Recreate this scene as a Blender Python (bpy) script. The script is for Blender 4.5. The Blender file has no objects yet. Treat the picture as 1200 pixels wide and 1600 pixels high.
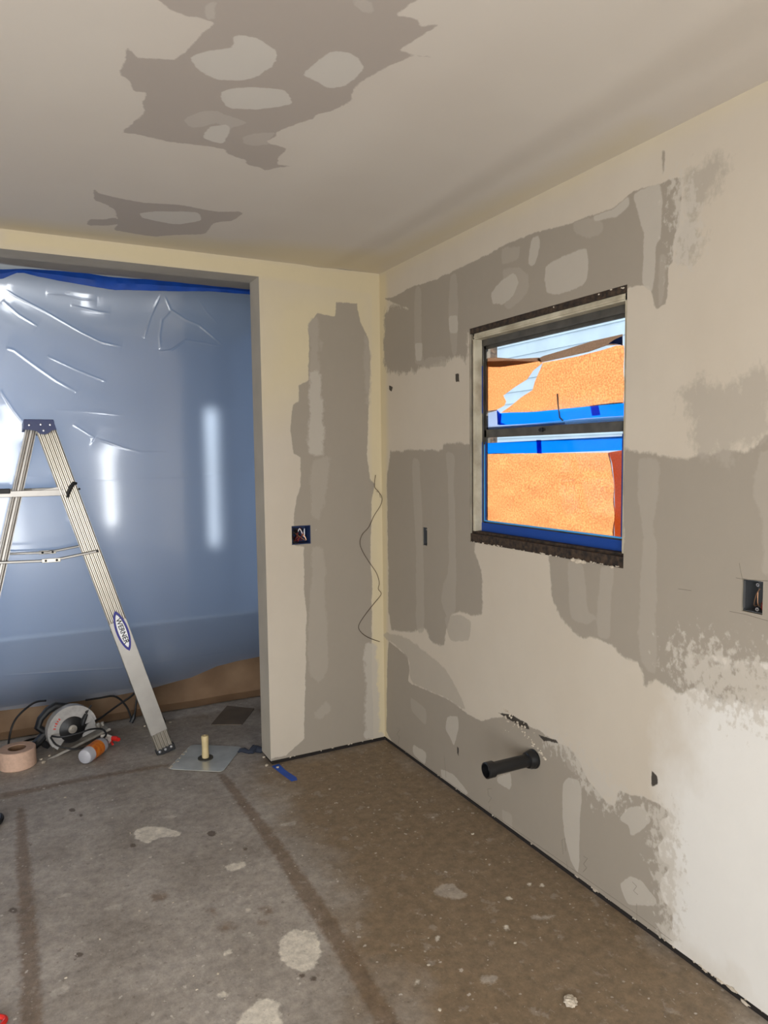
import bpy, bmesh, math, random
import numpy as np
from mathutils import Vector, Matrix, Quaternion

scene = bpy.context.scene
col = scene.collection
random.seed(7)

# ------------------------------------------------------------------ camera, light, exposure
CAM_LOC = (-1.7278, -3.3095, 1.5192)
CAM_AXES = ((0.884726, -0.465957, -0.011989), (0.047232, 0.064031, 0.99683), (0.463712, 0.882487, -0.078658))
cam_data = bpy.data.cameras.new('camera')
cam = bpy.data.objects.new('camera', cam_data)
col.objects.link(cam)
r_, u_, f_ = [Vector(a) for a in CAM_AXES]
m = Matrix((r_, u_, -f_)).transposed().to_4x4()
m.translation = Vector(CAM_LOC)
cam.matrix_world = m
cam_data.sensor_fit = 'HORIZONTAL'
cam_data.sensor_width = 36.0
cam_data.lens = 36.0 * 1120.11 / 1200.0
cam_data.clip_start = 0.02
scene.camera = cam

scene.view_settings.view_transform = 'Standard'
scene.view_settings.look = 'None'
scene.view_settings.gamma = 1.0
scene.view_settings.use_curve_mapping = False
scene.view_settings.exposure = 0.0
scene.cycles.caustics_refractive = False
scene.cycles.caustics_reflective = False
scene.cycles.max_bounces = 14
scene.cycles.transparent_max_bounces = 12

def lin(r, g, b):
    f = lambda c: (c / 255 / 12.92) if c / 255 <= .04045 else ((c / 255 + .055) / 1.055) ** 2.4
    return (f(r), f(g), f(b), 1.0)

# sky: pale daylight above, dull ground below the horizon
world = bpy.data.worlds.new('sky')
scene.world = world
world.use_nodes = True
wn, wl = world.node_tree.nodes, world.node_tree.links
wn.clear()
wo = wn.new('ShaderNodeOutputWorld'); wb = wn.new('ShaderNodeBackground')
wt = wn.new('ShaderNodeTexCoord'); ws = wn.new('ShaderNodeSeparateXYZ'); wr = wn.new('ShaderNodeValToRGB')
wl.new(wt.outputs['Generated'], ws.inputs[0]); wl.new(ws.outputs['Z'], wr.inputs[0])
wr.color_ramp.elements[0].position = 0.0; wr.color_ramp.elements[0].color = (0.20, 0.20, 0.19, 1)
wr.color_ramp.elements[1].position = 0.06; wr.color_ramp.elements[1].color = (0.80, 0.90, 1.0, 1)
wl.new(wr.outputs[0], wb.inputs[0]); wb.inputs[1].default_value = 1.9
wl.new(wb.outputs[0], wo.inputs[0])

sun_d = bpy.data.lights.new('sun', 'SUN'); sun_d.energy = 19.0; sun_d.angle = math.radians(0.6); sun_d.color = (1.0, 0.93, 0.84)
sun = bpy.data.objects.new('sun', sun_d); col.objects.link(sun)
sun.rotation_euler = Vector((-0.62, 0.42, -0.66)).to_track_quat('-Z', 'Y').to_euler()   # comes over the neighbour's side of the house

def area(name, loc, direction, sx, sy, power, color):
    d = bpy.data.lights.new(name, 'AREA'); d.shape = 'RECTANGLE'; d.size = sx; d.size_y = sy; d.energy = power; d.color = color
    o = bpy.data.objects.new(name, d); col.objects.link(o); o.location = loc
    o.rotation_euler = Vector(direction).to_track_quat('-Z', 'Y').to_euler()
    return o
# daylight through the openings of the two rooms, plus two added streak lamps
area('patio_daylight', (-2.45, -4.72, 1.0), (0.18, 1, 0.10), 1.7, 1.9, 112, (0.96, 0.98, 1.0))
area('side_door_daylight', (-4.15, -3.1, 1.05), (1, 0, 0.30), 2.0, 2.0, 46, (1.0, 0.98, 0.955))
area('added_back_streak_light', (-0.67, -4.72, 1.25), (0, 1, 0.0), 0.14, 1.15, 10, (0.95, 0.98, 1.0))  # unseen lamp added so the plastic reflects a narrow bright streak
area('next_room_daylight', (-2.93, 1.75, 1.5), (1, -0.35, 0.08), 1.0, 1.1, 48, (0.60, 0.76, 1.0))
area('added_slot_streak_light', (-0.187, 3.02, 1.35), (0, -1, 0), 0.06, 1.15, 1.0, (0.92, 0.97, 1.0))  # unseen lamp added for the bright streak showing through the plastic

# ------------------------------------------------------------------ data traced in metres on each surface: (layer, edge softness, outline)
DATA = {
 'c': [
  ('grey', 0.006, [(-1.411,-1.756),(-1.385,-1.734),(-1.351,-1.727),(-1.311,-1.729),(-1.295,-1.73),(-1.308,-1.658),(-1.322,-1.595),(-1.337,-1.547),(-1.381,-1.529),(-1.415,-1.52),(-1.445,-1.558),(-1.439,-1.493),(-1.44,-1.422),(-1.415,-1.401),(-1.401,-1.356),(-1.371,-1.362),(-1.37,-1.308),(-1.353,-1.257),(-1.369,-1.199),(-1.389,-1.135),(-1.393,-1.1),(-1.342,-1.109),(-1.269,-1.103),(-1.215,-1.106),(-1.143,-1.122),(-1.101,-1.125),(-1.087,-1.093),(-1.053,-1.079),(-1.025,-1.071),(-1.006,-1.04),(-0.968,-1.038),(-0.944,-1.027),(-0.906,-1.074),(-0.885,-1.09),(-0.924,-1.079),(-0.94,-1.139),(-0.938,-1.205),(-0.956,-1.213),(-0.996,-1.213),(-1.011,-1.23),(-0.992,-1.274),(-1.003,-1.292),(-0.984,-1.345),(-0.938,-1.421),(-0.938,-1.442),(-0.91,-1.486),(-0.886,-1.556),(-0.907,-1.61),(-0.905,-1.671),(-0.89,-1.727),(-0.87,-1.768),(-0.85,-1.809),(-0.806,-1.83),(-0.838,-1.819),(-0.859,-1.819),(-0.889,-1.818),(-0.879,-1.859),(-0.872,-1.883),(-0.867,-1.934),(-0.893,-1.912),(-0.911,-1.935),(-0.938,-1.934),(-0.955,-1.931),(-0.948,-1.965),(-0.944,-1.99),(-0.974,-2.041),(-1.104,-2.075),(-1.317,-1.986),(-1.397,-1.828)]),
  ('grey', 0.006, [(-1.413,-0.608),(-1.402,-0.577),(-1.391,-0.569),(-1.339,-0.556),(-1.317,-0.553),(-1.243,-0.548),(-1.216,-0.552),(-1.137,-0.576),(-1.111,-0.579),(-1.04,-0.571),(-1.021,-0.569),(-0.984,-0.567),(-0.967,-0.572),(-0.903,-0.602),(-0.892,-0.593),(-0.895,-0.507),(-0.903,-0.485),(-0.949,-0.447),(-0.957,-0.419),(-0.954,-0.293),(-0.963,-0.266),(-1.015,-0.24),(-1.03,-0.232),(-1.064,-0.209),(-1.078,-0.198),(-1.123,-0.159),(-1.142,-0.153),(-1.204,-0.158),(-1.226,-0.161),(-1.287,-0.173),(-1.297,-0.187),(-1.292,-0.248),(-1.296,-0.254),(-1.328,-0.222),(-1.341,-0.213),(-1.387,-0.191),(-1.396,-0.198),(-1.402,-0.259),(-1.395,-0.273),(-1.35,-0.294),(-1.338,-0.303),(-1.316,-0.329),(-1.31,-0.329),(-1.298,-0.304),(-1.299,-0.314),(-1.318,-0.395),(-1.326,-0.417),(-1.352,-0.46),(-1.363,-0.472),(-1.397,-0.496),(-1.405,-0.515),(-1.414,-0.6)]),
  ('mud', 0.005, [(-1.225,-1.711),(-1.21,-1.713),(-1.197,-1.713),(-1.191,-1.712),(-1.176,-1.706),(-1.156,-1.697),(-1.142,-1.689),(-1.138,-1.684),(-1.133,-1.673),(-1.129,-1.657),(-1.126,-1.643),(-1.127,-1.636),(-1.129,-1.616),(-1.134,-1.59),(-1.139,-1.569),(-1.142,-1.562),(-1.153,-1.55),(-1.167,-1.535),(-1.179,-1.525),(-1.184,-1.521),(-1.196,-1.516),(-1.211,-1.51),(-1.222,-1.506),(-1.227,-1.506),(-1.239,-1.51),(-1.254,-1.517),(-1.266,-1.523),(-1.271,-1.527),(-1.281,-1.54),(-1.294,-1.557),(-1.302,-1.571),(-1.303,-1.576),(-1.299,-1.587),(-1.291,-1.601),(-1.283,-1.612),(-1.279,-1.617),(-1.265,-1.628),(-1.246,-1.643),(-1.234,-1.654),(-1.231,-1.66),(-1.232,-1.674),(-1.236,-1.692),(-1.237,-1.704),(-1.235,-1.707)]),
  ('mud', 0.005, [(-1.011,-1.746),(-0.999,-1.75),(-0.99,-1.753),(-0.986,-1.753),(-0.977,-1.75),(-0.967,-1.745),(-0.958,-1.741),(-0.955,-1.739),(-0.948,-1.732),(-0.939,-1.724),(-0.932,-1.716),(-0.93,-1.711),(-0.929,-1.697),(-0.928,-1.679),(-0.927,-1.664),(-0.927,-1.658),(-0.928,-1.646),(-0.93,-1.63),(-0.932,-1.618),(-0.934,-1.614),(-0.942,-1.606),(-0.952,-1.596),(-0.962,-1.591),(-0.967,-1.59),(-0.98,-1.594),(-0.998,-1.601),(-1.011,-1.606),(-1.016,-1.608),(-1.025,-1.611),(-1.037,-1.614),(-1.044,-1.619),(-1.045,-1.624),(-1.045,-1.642),(-1.043,-1.667),(-1.04,-1.686),(-1.039,-1.694),(-1.034,-1.708),(-1.028,-1.725),(-1.022,-1.738),(-1.019,-1.741)]),
  ('mud', 0.005, [(-1.196,-1.457),(-1.191,-1.469),(-1.186,-1.478),(-1.181,-1.482),(-1.168,-1.49),(-1.148,-1.501),(-1.133,-1.509),(-1.125,-1.512),(-1.108,-1.519),(-1.084,-1.526),(-1.067,-1.529),(-1.06,-1.527),(-1.048,-1.513),(-1.033,-1.493),(-1.023,-1.477),(-1.023,-1.471),(-1.029,-1.46),(-1.041,-1.447),(-1.051,-1.437),(-1.056,-1.433),(-1.067,-1.423),(-1.081,-1.411),(-1.092,-1.402),(-1.099,-1.398),(-1.115,-1.391),(-1.136,-1.383),(-1.151,-1.378),(-1.157,-1.378),(-1.165,-1.383),(-1.173,-1.392),(-1.179,-1.4),(-1.182,-1.404),(-1.188,-1.416),(-1.195,-1.431),(-1.199,-1.443),(-1.199,-1.448)]),
  ('mud', 0.005, [(-1.179,-1.197),(-1.18,-1.224),(-1.179,-1.243),(-1.176,-1.25),(-1.167,-1.261),(-1.153,-1.273),(-1.143,-1.28),(-1.14,-1.28),(-1.134,-1.275),(-1.129,-1.265),(-1.124,-1.255),(-1.123,-1.247),(-1.121,-1.223),(-1.12,-1.188),(-1.12,-1.164),(-1.122,-1.158),(-1.13,-1.156),(-1.142,-1.158),(-1.151,-1.16),(-1.154,-1.161),(-1.162,-1.164),(-1.17,-1.167),(-1.177,-1.173),(-1.178,-1.178)]),
  ('mud', 0.005, [(-1.22,-0.444),(-1.201,-0.46),(-1.183,-0.473),(-1.172,-0.479),(-1.137,-0.495),(-1.089,-0.515),(-1.054,-0.526),(-1.044,-0.524),(-1.029,-0.505),(-1.015,-0.472),(-1.008,-0.447),(-1.011,-0.435),(-1.029,-0.41),(-1.058,-0.379),(-1.081,-0.357),(-1.092,-0.352),(-1.116,-0.351),(-1.145,-0.355),(-1.168,-0.357),(-1.176,-0.359),(-1.191,-0.364),(-1.208,-0.37),(-1.22,-0.375),(-1.224,-0.38),(-1.229,-0.393),(-1.234,-0.411),(-1.236,-0.425),(-1.233,-0.431)]),
  ('mid', 0.006, [(-1.247,-1.276),(-1.237,-1.298),(-1.229,-1.314),(-1.225,-1.32),(-1.216,-1.329),(-1.204,-1.338),(-1.193,-1.344),(-1.187,-1.344),(-1.17,-1.341),(-1.148,-1.335),(-1.131,-1.33),(-1.125,-1.328),(-1.115,-1.324),(-1.105,-1.318),(-1.098,-1.313),(-1.098,-1.309),(-1.104,-1.297),(-1.115,-1.281),(-1.123,-1.269),(-1.126,-1.266),(-1.131,-1.262),(-1.136,-1.26),(-1.141,-1.259),(-1.143,-1.259),(-1.149,-1.264),(-1.157,-1.271),(-1.164,-1.275),(-1.167,-1.274),(-1.174,-1.267),(-1.183,-1.255),(-1.19,-1.246),(-1.194,-1.242),(-1.202,-1.235),(-1.212,-1.226),(-1.22,-1.222),(-1.224,-1.222),(-1.233,-1.23),(-1.245,-1.243),(-1.252,-1.253),(-1.252,-1.259)]),
  ('mid', 0.006, [(-1.068,-1.237),(-1.06,-1.253),(-1.053,-1.264),(-1.048,-1.269),(-1.035,-1.276),(-1.017,-1.285),(-1.005,-1.289),(-1.002,-1.287),(-1.003,-1.273),(-1.007,-1.251),(-1.009,-1.235),(-1.009,-1.231),(-1.006,-1.224),(-1.001,-1.219),(-0.998,-1.214),(-0.999,-1.211),(-1.006,-1.204),(-1.016,-1.195),(-1.025,-1.189),(-1.029,-1.187),(-1.039,-1.184),(-1.051,-1.182),(-1.06,-1.182),(-1.063,-1.184),(-1.068,-1.194),(-1.072,-1.208),(-1.074,-1.219),(-1.073,-1.225)]),
  ('mid', 0.006, [(-1.05,-1.935),(-1.038,-1.939),(-1.028,-1.941),(-1.025,-1.94),(-1.019,-1.933),(-1.012,-1.923),(-1.009,-1.915),(-1.009,-1.913),(-1.016,-1.911),(-1.027,-1.91),(-1.035,-1.91),(-1.039,-1.911),(-1.046,-1.916),(-1.054,-1.924),(-1.059,-1.929),(-1.058,-1.931)]),
  ('mid', 0.006, [(-1.319,-1.795),(-1.312,-1.802),(-1.307,-1.805),(-1.305,-1.802),(-1.302,-1.788),(-1.298,-1.766),(-1.296,-1.749),(-1.296,-1.744),(-1.3,-1.738),(-1.305,-1.733),(-1.31,-1.732),(-1.312,-1.735),(-1.316,-1.748),(-1.321,-1.769),(-1.323,-1.783),(-1.323,-1.788)]),
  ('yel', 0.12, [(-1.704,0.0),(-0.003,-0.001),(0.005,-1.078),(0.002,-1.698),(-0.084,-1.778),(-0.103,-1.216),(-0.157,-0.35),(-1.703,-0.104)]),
 ],
 'r': [
  ('grey', 0.006, [(-0.062,2.305),(-0.146,2.299),(-0.183,2.299),(-0.306,2.309),(-0.354,2.308),(-0.503,2.295),(-0.553,2.294),(-0.687,2.3),(-0.743,2.302),(-0.921,2.309),(-0.974,2.312),(-1.104,2.317),(-1.139,2.317),(-1.211,2.313),(-1.239,2.31),(-1.327,2.3),(-1.352,2.298),(-1.404,2.294),(-1.425,2.293),(-1.493,2.292),(-1.516,2.291),(-1.58,2.286),(-1.6,2.288),(-1.651,2.304),(-1.669,2.307),(-1.718,2.306),(-1.743,2.305),(-1.837,2.299),(-1.853,2.29),(-1.857,2.244),(-1.856,2.227),(-1.852,2.17),(-1.849,2.157),(-1.833,2.138),(-1.83,2.125),(-1.829,2.073),(-1.827,2.063),(-1.816,2.056),(-1.814,2.042),(-1.81,1.965),(-1.804,1.95),(-1.776,1.939),(-1.769,1.942),(-1.758,1.969),(-1.756,1.979),(-1.749,2.008),(-1.744,2.014),(-1.72,2.021),(-1.709,2.023),(-1.667,2.027),(-1.656,2.023),(-1.635,2.002),(-1.56,1.997),(-1.059,1.989),(-0.93,1.992),(-0.814,2.018),(-0.711,2.054),(-0.162,2.263)]),
  ('grey', 0.03, [(-0.161,2.253),(-0.711,2.133),(-0.793,2.088),(-0.792,1.934),(-0.773,1.911),(-0.661,1.933),(-0.626,1.936),(-0.539,1.928),(-0.495,1.925),(-0.324,1.915),(-0.261,1.918),(-0.073,1.943),(-0.039,1.991),(-0.045,2.236)]),
  ('grey', 0.012, [(-0.096,1.541),(-0.291,1.543),(-0.361,1.543),(-0.562,1.54),(-0.596,1.543),(-0.596,1.561),(-0.617,1.565),(-0.732,1.57),(-0.762,1.569),(-0.822,1.557),(-0.832,1.499),(-0.831,1.177),(-0.837,1.11),(-0.872,1.06),(-0.881,1.042),(-0.898,0.99),(-0.899,0.965),(-0.887,0.875),(-0.878,0.856),(-0.837,0.837),(-0.815,0.834),(-0.729,0.831),(-0.704,0.827),(-0.652,0.806),(-0.64,0.794),(-0.627,0.747),(-0.619,0.727),(-0.592,0.661),(-0.572,0.649),(-0.487,0.645),(-0.467,0.651),(-0.438,0.691),(-0.412,0.691),(-0.287,0.649),(-0.238,0.638),(-0.085,0.617),(-0.057,0.736),(-0.06,1.422)]),
  ('grey', 0.012, [(-1.657,1.528),(-1.746,1.518),(-1.766,1.514),(-1.793,1.501),(-1.809,1.5),(-1.875,1.502),(-1.897,1.504),(-1.958,1.51),(-1.981,1.513),(-2.049,1.523),(-2.062,1.523),(-2.073,1.518),(-2.084,1.523),(-2.129,1.557),(-2.166,1.569),(-2.315,1.606),(-2.342,1.531),(-2.36,1.068),(-2.338,0.984),(-2.185,0.97),(-2.144,0.966),(-2.076,0.952),(-2.055,0.949),(-2.002,0.945),(-1.981,0.942),(-1.913,0.931),(-1.907,0.918),(-1.944,0.855),(-1.942,0.839),(-1.889,0.81),(-1.868,0.808),(-1.807,0.826),(-1.79,0.824),(-1.758,0.793),(-1.749,0.796),(-1.735,0.845),(-1.724,0.854),(-1.678,0.857),(-1.664,0.863),(-1.636,0.888),(-1.621,0.893),(-1.564,0.896),(-1.541,0.895),(-1.472,0.886),(-1.449,0.89),(-1.392,0.918),(-1.374,0.932),(-1.331,0.982),(-1.322,1.004),(-1.313,1.075),(-1.31,1.098),(-1.299,1.158),(-1.35,1.17),(-1.618,1.182),(-1.658,1.229),(-1.643,1.485)]),
  ('grey', 0.05, [(-1.937,0.935),(-2.126,0.963),(-2.156,0.953),(-2.159,0.868),(-2.148,0.851),(-2.08,0.836),(-2.055,0.832),(-1.98,0.823),(-1.958,0.835),(-1.909,0.915)]),
  ('grey', 0.006, [(-0.061,0.549),(-0.131,0.539),(-0.157,0.535),(-0.236,0.523),(-0.253,0.513),(-0.272,0.472),(-0.273,0.455),(-0.26,0.395),(-0.289,0.387),(-0.458,0.4),(-0.505,0.403),(-0.609,0.411),(-0.648,0.409),(-0.76,0.394),(-0.793,0.391),(-0.868,0.394),(-0.886,0.396),(-0.914,0.41),(-0.939,0.421),(-1.048,0.47),(-1.082,0.478),(-1.17,0.478),(-1.195,0.478),(-1.254,0.479),(-1.272,0.478),(-1.317,0.474),(-1.331,0.473),(-1.363,0.47),(-1.374,0.47),(-1.406,0.474),(-1.419,0.471),(-1.46,0.449),(-1.474,0.438),(-1.514,0.396),(-1.531,0.384),(-1.587,0.359),(-1.602,0.354),(-1.629,0.356),(-1.637,0.364),(-1.653,0.409),(-1.662,0.417),(-1.697,0.418),(-1.711,0.421),(-1.76,0.439),(-1.777,0.442),(-1.824,0.44),(-1.835,0.437),(-1.854,0.427),(-1.853,0.42),(-1.827,0.389),(-1.826,0.38),(-1.846,0.364),(-1.844,0.354),(-1.819,0.316),(-1.815,0.304),(-1.819,0.274),(-1.826,0.268),(-1.86,0.267),(-1.861,0.258),(-1.828,0.208),(-1.823,0.192),(-1.832,0.151),(-1.839,0.143),(-1.869,0.134),(-1.875,0.126),(-1.876,0.088),(-1.873,0.07),(-1.855,0.008),(-1.814,-0.003),(-1.573,-0.005),(-1.46,-0.007),(-1.012,-0.022),(-0.823,-0.024),(-0.154,-0.021),(-0.015,0.055),(-0.043,0.478)]),
  ('mud', 0.006, [(-1.695,2.302),(-1.714,2.303),(-1.728,2.304),(-1.735,2.305),(-1.749,2.305),(-1.767,2.306),(-1.78,2.301),(-1.783,2.292),(-1.786,2.254),(-1.787,2.199),(-1.787,2.161),(-1.786,2.15),(-1.781,2.14),(-1.774,2.134),(-1.769,2.124),(-1.767,2.115),(-1.763,2.083),(-1.76,2.036),(-1.756,2.005),(-1.753,1.998),(-1.743,2.001),(-1.729,2.012),(-1.72,2.024),(-1.718,2.035),(-1.718,2.072),(-1.721,2.123),(-1.721,2.162),(-1.719,2.179),(-1.708,2.214),(-1.693,2.258),(-1.683,2.289),(-1.684,2.297)]),
  ('mud', 0.006, [(-0.969,2.163),(-0.987,2.174),(-1.003,2.182),(-1.012,2.185),(-1.035,2.191),(-1.065,2.197),(-1.086,2.199),(-1.093,2.197),(-1.104,2.188),(-1.116,2.173),(-1.122,2.161),(-1.123,2.156),(-1.116,2.144),(-1.104,2.128),(-1.094,2.117),(-1.088,2.113),(-1.071,2.107),(-1.047,2.101),(-1.028,2.097),(-1.02,2.097),(-1.003,2.101),(-0.981,2.107),(-0.965,2.112),(-0.961,2.116),(-0.956,2.126),(-0.953,2.139),(-0.953,2.15),(-0.956,2.154)]),
  ('mud', 0.006, [(-1.304,2.188),(-1.332,2.192),(-1.355,2.194),(-1.368,2.195),(-1.402,2.196),(-1.446,2.197),(-1.475,2.194),(-1.483,2.188),(-1.487,2.165),(-1.488,2.132),(-1.487,2.108),(-1.486,2.101),(-1.482,2.092),(-1.475,2.084),(-1.467,2.078),(-1.46,2.076),(-1.434,2.074),(-1.396,2.071),(-1.367,2.07),(-1.356,2.07),(-1.333,2.074),(-1.305,2.081),(-1.286,2.087),(-1.28,2.091),(-1.275,2.104),(-1.271,2.121),(-1.269,2.135),(-1.269,2.141),(-1.271,2.154),(-1.274,2.17),(-1.279,2.181),(-1.285,2.184)]),
  ('mud', 0.006, [(-1.212,2.298),(-1.226,2.298),(-1.235,2.297),(-1.238,2.294),(-1.241,2.284),(-1.244,2.27),(-1.245,2.258),(-1.243,2.253),(-1.236,2.238),(-1.226,2.218),(-1.217,2.205),(-1.213,2.202),(-1.203,2.201),(-1.189,2.202),(-1.181,2.207),(-1.18,2.213),(-1.184,2.235),(-1.192,2.267),(-1.198,2.29),(-1.202,2.295)]),
  ('mud', 0.006, [(-1.534,2.286),(-1.563,2.284),(-1.585,2.283),(-1.594,2.284),(-1.612,2.289),(-1.634,2.297),(-1.649,2.301),(-1.653,2.3),(-1.657,2.294),(-1.659,2.283),(-1.659,2.275),(-1.656,2.272),(-1.646,2.266),(-1.63,2.259),(-1.617,2.255),(-1.61,2.254),(-1.592,2.256),(-1.567,2.261),(-1.549,2.264),(-1.542,2.265),(-1.533,2.266),(-1.522,2.268),(-1.514,2.269),(-1.512,2.271),(-1.509,2.276),(-1.507,2.282),(-1.509,2.287),(-1.513,2.288)]),
  ('mud', 0.006, [(-0.671,2.115),(-0.696,2.113),(-0.712,2.109),(-0.717,2.104),(-0.719,2.086),(-0.719,2.06),(-0.716,2.042),(-0.713,2.038),(-0.697,2.038),(-0.675,2.041),(-0.659,2.046),(-0.655,2.051),(-0.651,2.069),(-0.649,2.094),(-0.65,2.111),(-0.654,2.115)]),
  ('mud', 0.006, [(-0.375,2.042),(-0.401,2.038),(-0.419,2.033),(-0.422,2.027),(-0.422,2.008),(-0.417,1.98),(-0.412,1.961),(-0.408,1.956),(-0.395,1.955),(-0.378,1.957),(-0.365,1.961),(-0.361,1.967),(-0.357,1.987),(-0.353,2.017),(-0.353,2.037),(-0.357,2.041)]),
  ('mid', 0.008, [(-0.375,2.302),(-0.397,2.298),(-0.411,2.286),(-0.415,2.268),(-0.416,2.2),(-0.415,2.101),(-0.414,2.03),(-0.416,2.008),(-0.421,1.982),(-0.43,1.959),(-0.432,1.943),(-0.428,1.94),(-0.408,1.938),(-0.377,1.939),(-0.356,1.953),(-0.351,1.975),(-0.349,2.062),(-0.351,2.186),(-0.355,2.27),(-0.359,2.291)]),
  ('mid', 0.008, [(-0.673,2.287),(-0.692,2.285),(-0.705,2.278),(-0.709,2.269),(-0.713,2.232),(-0.716,2.18),(-0.718,2.137),(-0.718,2.116),(-0.715,2.067),(-0.711,2.003),(-0.707,1.959),(-0.704,1.948),(-0.694,1.943),(-0.681,1.944),(-0.671,1.953),(-0.667,1.965),(-0.659,2.011),(-0.651,2.078),(-0.645,2.129),(-0.645,2.15),(-0.647,2.191),(-0.651,2.241),(-0.656,2.275),(-0.66,2.284)]),
  ('mid', 0.008, [(-1.058,2.226),(-1.093,2.218),(-1.119,2.211),(-1.129,2.208),(-1.146,2.199),(-1.165,2.188),(-1.178,2.177),(-1.181,2.171),(-1.182,2.154),(-1.179,2.13),(-1.174,2.112),(-1.167,2.106),(-1.144,2.093),(-1.11,2.079),(-1.085,2.069),(-1.077,2.067),(-1.065,2.07),(-1.053,2.075),(-1.044,2.085),(-1.041,2.095),(-1.035,2.131),(-1.029,2.184),(-1.029,2.219),(-1.034,2.226)]),
  ('mid', 0.008, [(-1.061,2.302),(-1.099,2.296),(-1.124,2.29),(-1.13,2.286),(-1.132,2.274),(-1.129,2.257),(-1.124,2.246),(-1.117,2.243),(-1.093,2.242),(-1.058,2.243),(-1.033,2.247),(-1.027,2.251),(-1.023,2.266),(-1.023,2.287),(-1.027,2.302),(-1.034,2.304)]),
  ('mid', 0.008, [(-1.444,2.29),(-1.475,2.287),(-1.498,2.284),(-1.507,2.282),(-1.522,2.274),(-1.539,2.263),(-1.55,2.254),(-1.553,2.251),(-1.553,2.243),(-1.552,2.233),(-1.548,2.226),(-1.545,2.224),(-1.531,2.222),(-1.512,2.221),(-1.496,2.222),(-1.489,2.224),(-1.471,2.232),(-1.449,2.244),(-1.432,2.254),(-1.428,2.259),(-1.422,2.269),(-1.417,2.281),(-1.417,2.289),(-1.422,2.291)]),
  ('mid', 0.008, [(-0.507,1.958),(-0.564,1.955),(-0.603,1.951),(-0.613,1.948),(-0.622,1.936),(-0.625,1.919),(-0.62,1.908),(-0.608,1.906),(-0.556,1.911),(-0.478,1.919),(-0.424,1.927),(-0.413,1.93),(-0.416,1.939),(-0.434,1.95),(-0.452,1.958),(-0.465,1.959)]),
  ('mid', 0.008, [(-1.79,2.097),(-1.798,2.095),(-1.803,2.089),(-1.804,2.08),(-1.803,2.046),(-1.8,1.998),(-1.797,1.964),(-1.795,1.955),(-1.79,1.949),(-1.783,1.947),(-1.778,1.952),(-1.778,1.961),(-1.778,1.997),(-1.781,2.049),(-1.783,2.084),(-1.785,2.093)]),
  ('mid', 0.008, [(-0.343,1.503),(-0.364,1.5),(-0.379,1.491),(-0.384,1.48),(-0.39,1.438),(-0.396,1.379),(-0.401,1.327),(-0.403,1.298),(-0.407,1.219),(-0.412,1.113),(-0.416,1.029),(-0.417,0.99),(-0.419,0.899),(-0.421,0.783),(-0.419,0.702),(-0.415,0.681),(-0.396,0.666),(-0.367,0.662),(-0.348,0.675),(-0.343,0.701),(-0.342,0.807),(-0.345,0.961),(-0.346,1.075),(-0.344,1.117),(-0.338,1.194),(-0.329,1.284),(-0.323,1.35),(-0.322,1.374),(-0.321,1.415),(-0.322,1.462),(-0.325,1.493),(-0.329,1.501)]),
  ('mid', 0.008, [(-0.637,1.531),(-0.661,1.528),(-0.677,1.519),(-0.681,1.507),(-0.683,1.462),(-0.683,1.397),(-0.683,1.342),(-0.684,1.314),(-0.687,1.239),(-0.692,1.142),(-0.696,1.066),(-0.696,1.035),(-0.694,0.973),(-0.69,0.896),(-0.686,0.841),(-0.682,0.825),(-0.667,0.807),(-0.645,0.793),(-0.629,0.785),(-0.622,0.787),(-0.607,0.802),(-0.588,0.826),(-0.576,0.845),(-0.574,0.855),(-0.577,0.877),(-0.583,0.905),(-0.589,0.927),(-0.593,0.936),(-0.605,0.955),(-0.62,0.978),(-0.631,1.005),(-0.634,1.029),(-0.636,1.11),(-0.637,1.223),(-0.637,1.308),(-0.636,1.34),(-0.63,1.399),(-0.622,1.468),(-0.618,1.515),(-0.621,1.527)]),
  ('mid', 0.008, [(-0.636,0.8),(-0.685,0.812),(-0.72,0.82),(-0.733,0.821),(-0.758,0.819),(-0.786,0.813),(-0.805,0.806),(-0.809,0.799),(-0.808,0.778),(-0.802,0.747),(-0.793,0.725),(-0.783,0.718),(-0.747,0.707),(-0.694,0.695),(-0.655,0.69),(-0.642,0.694),(-0.624,0.717),(-0.606,0.752),(-0.598,0.778),(-0.604,0.787)]),
  ('mid', 0.008, [(-1.424,1.147),(-1.446,1.15),(-1.462,1.149),(-1.467,1.146),(-1.475,1.131),(-1.482,1.109),(-1.488,1.09),(-1.49,1.079),(-1.493,1.051),(-1.497,1.013),(-1.502,0.987),(-1.505,0.98),(-1.515,0.974),(-1.529,0.972),(-1.537,0.969),(-1.537,0.966),(-1.529,0.957),(-1.516,0.944),(-1.503,0.935),(-1.496,0.933),(-1.474,0.933),(-1.445,0.935),(-1.424,0.941),(-1.418,0.948),(-1.412,0.977),(-1.408,1.019),(-1.405,1.051),(-1.404,1.063),(-1.403,1.087),(-1.403,1.116),(-1.405,1.137),(-1.409,1.142)]),
  ('mid', 0.008, [(-1.581,1.148),(-1.602,1.151),(-1.616,1.149),(-1.619,1.144),(-1.618,1.119),(-1.614,1.083),(-1.611,1.053),(-1.61,1.038),(-1.608,1.002),(-1.605,0.955),(-1.601,0.922),(-1.597,0.913),(-1.583,0.906),(-1.563,0.905),(-1.55,0.907),(-1.546,0.914),(-1.546,0.942),(-1.549,0.984),(-1.551,1.016),(-1.552,1.031),(-1.554,1.064),(-1.557,1.105),(-1.561,1.134),(-1.565,1.142)]),
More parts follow.
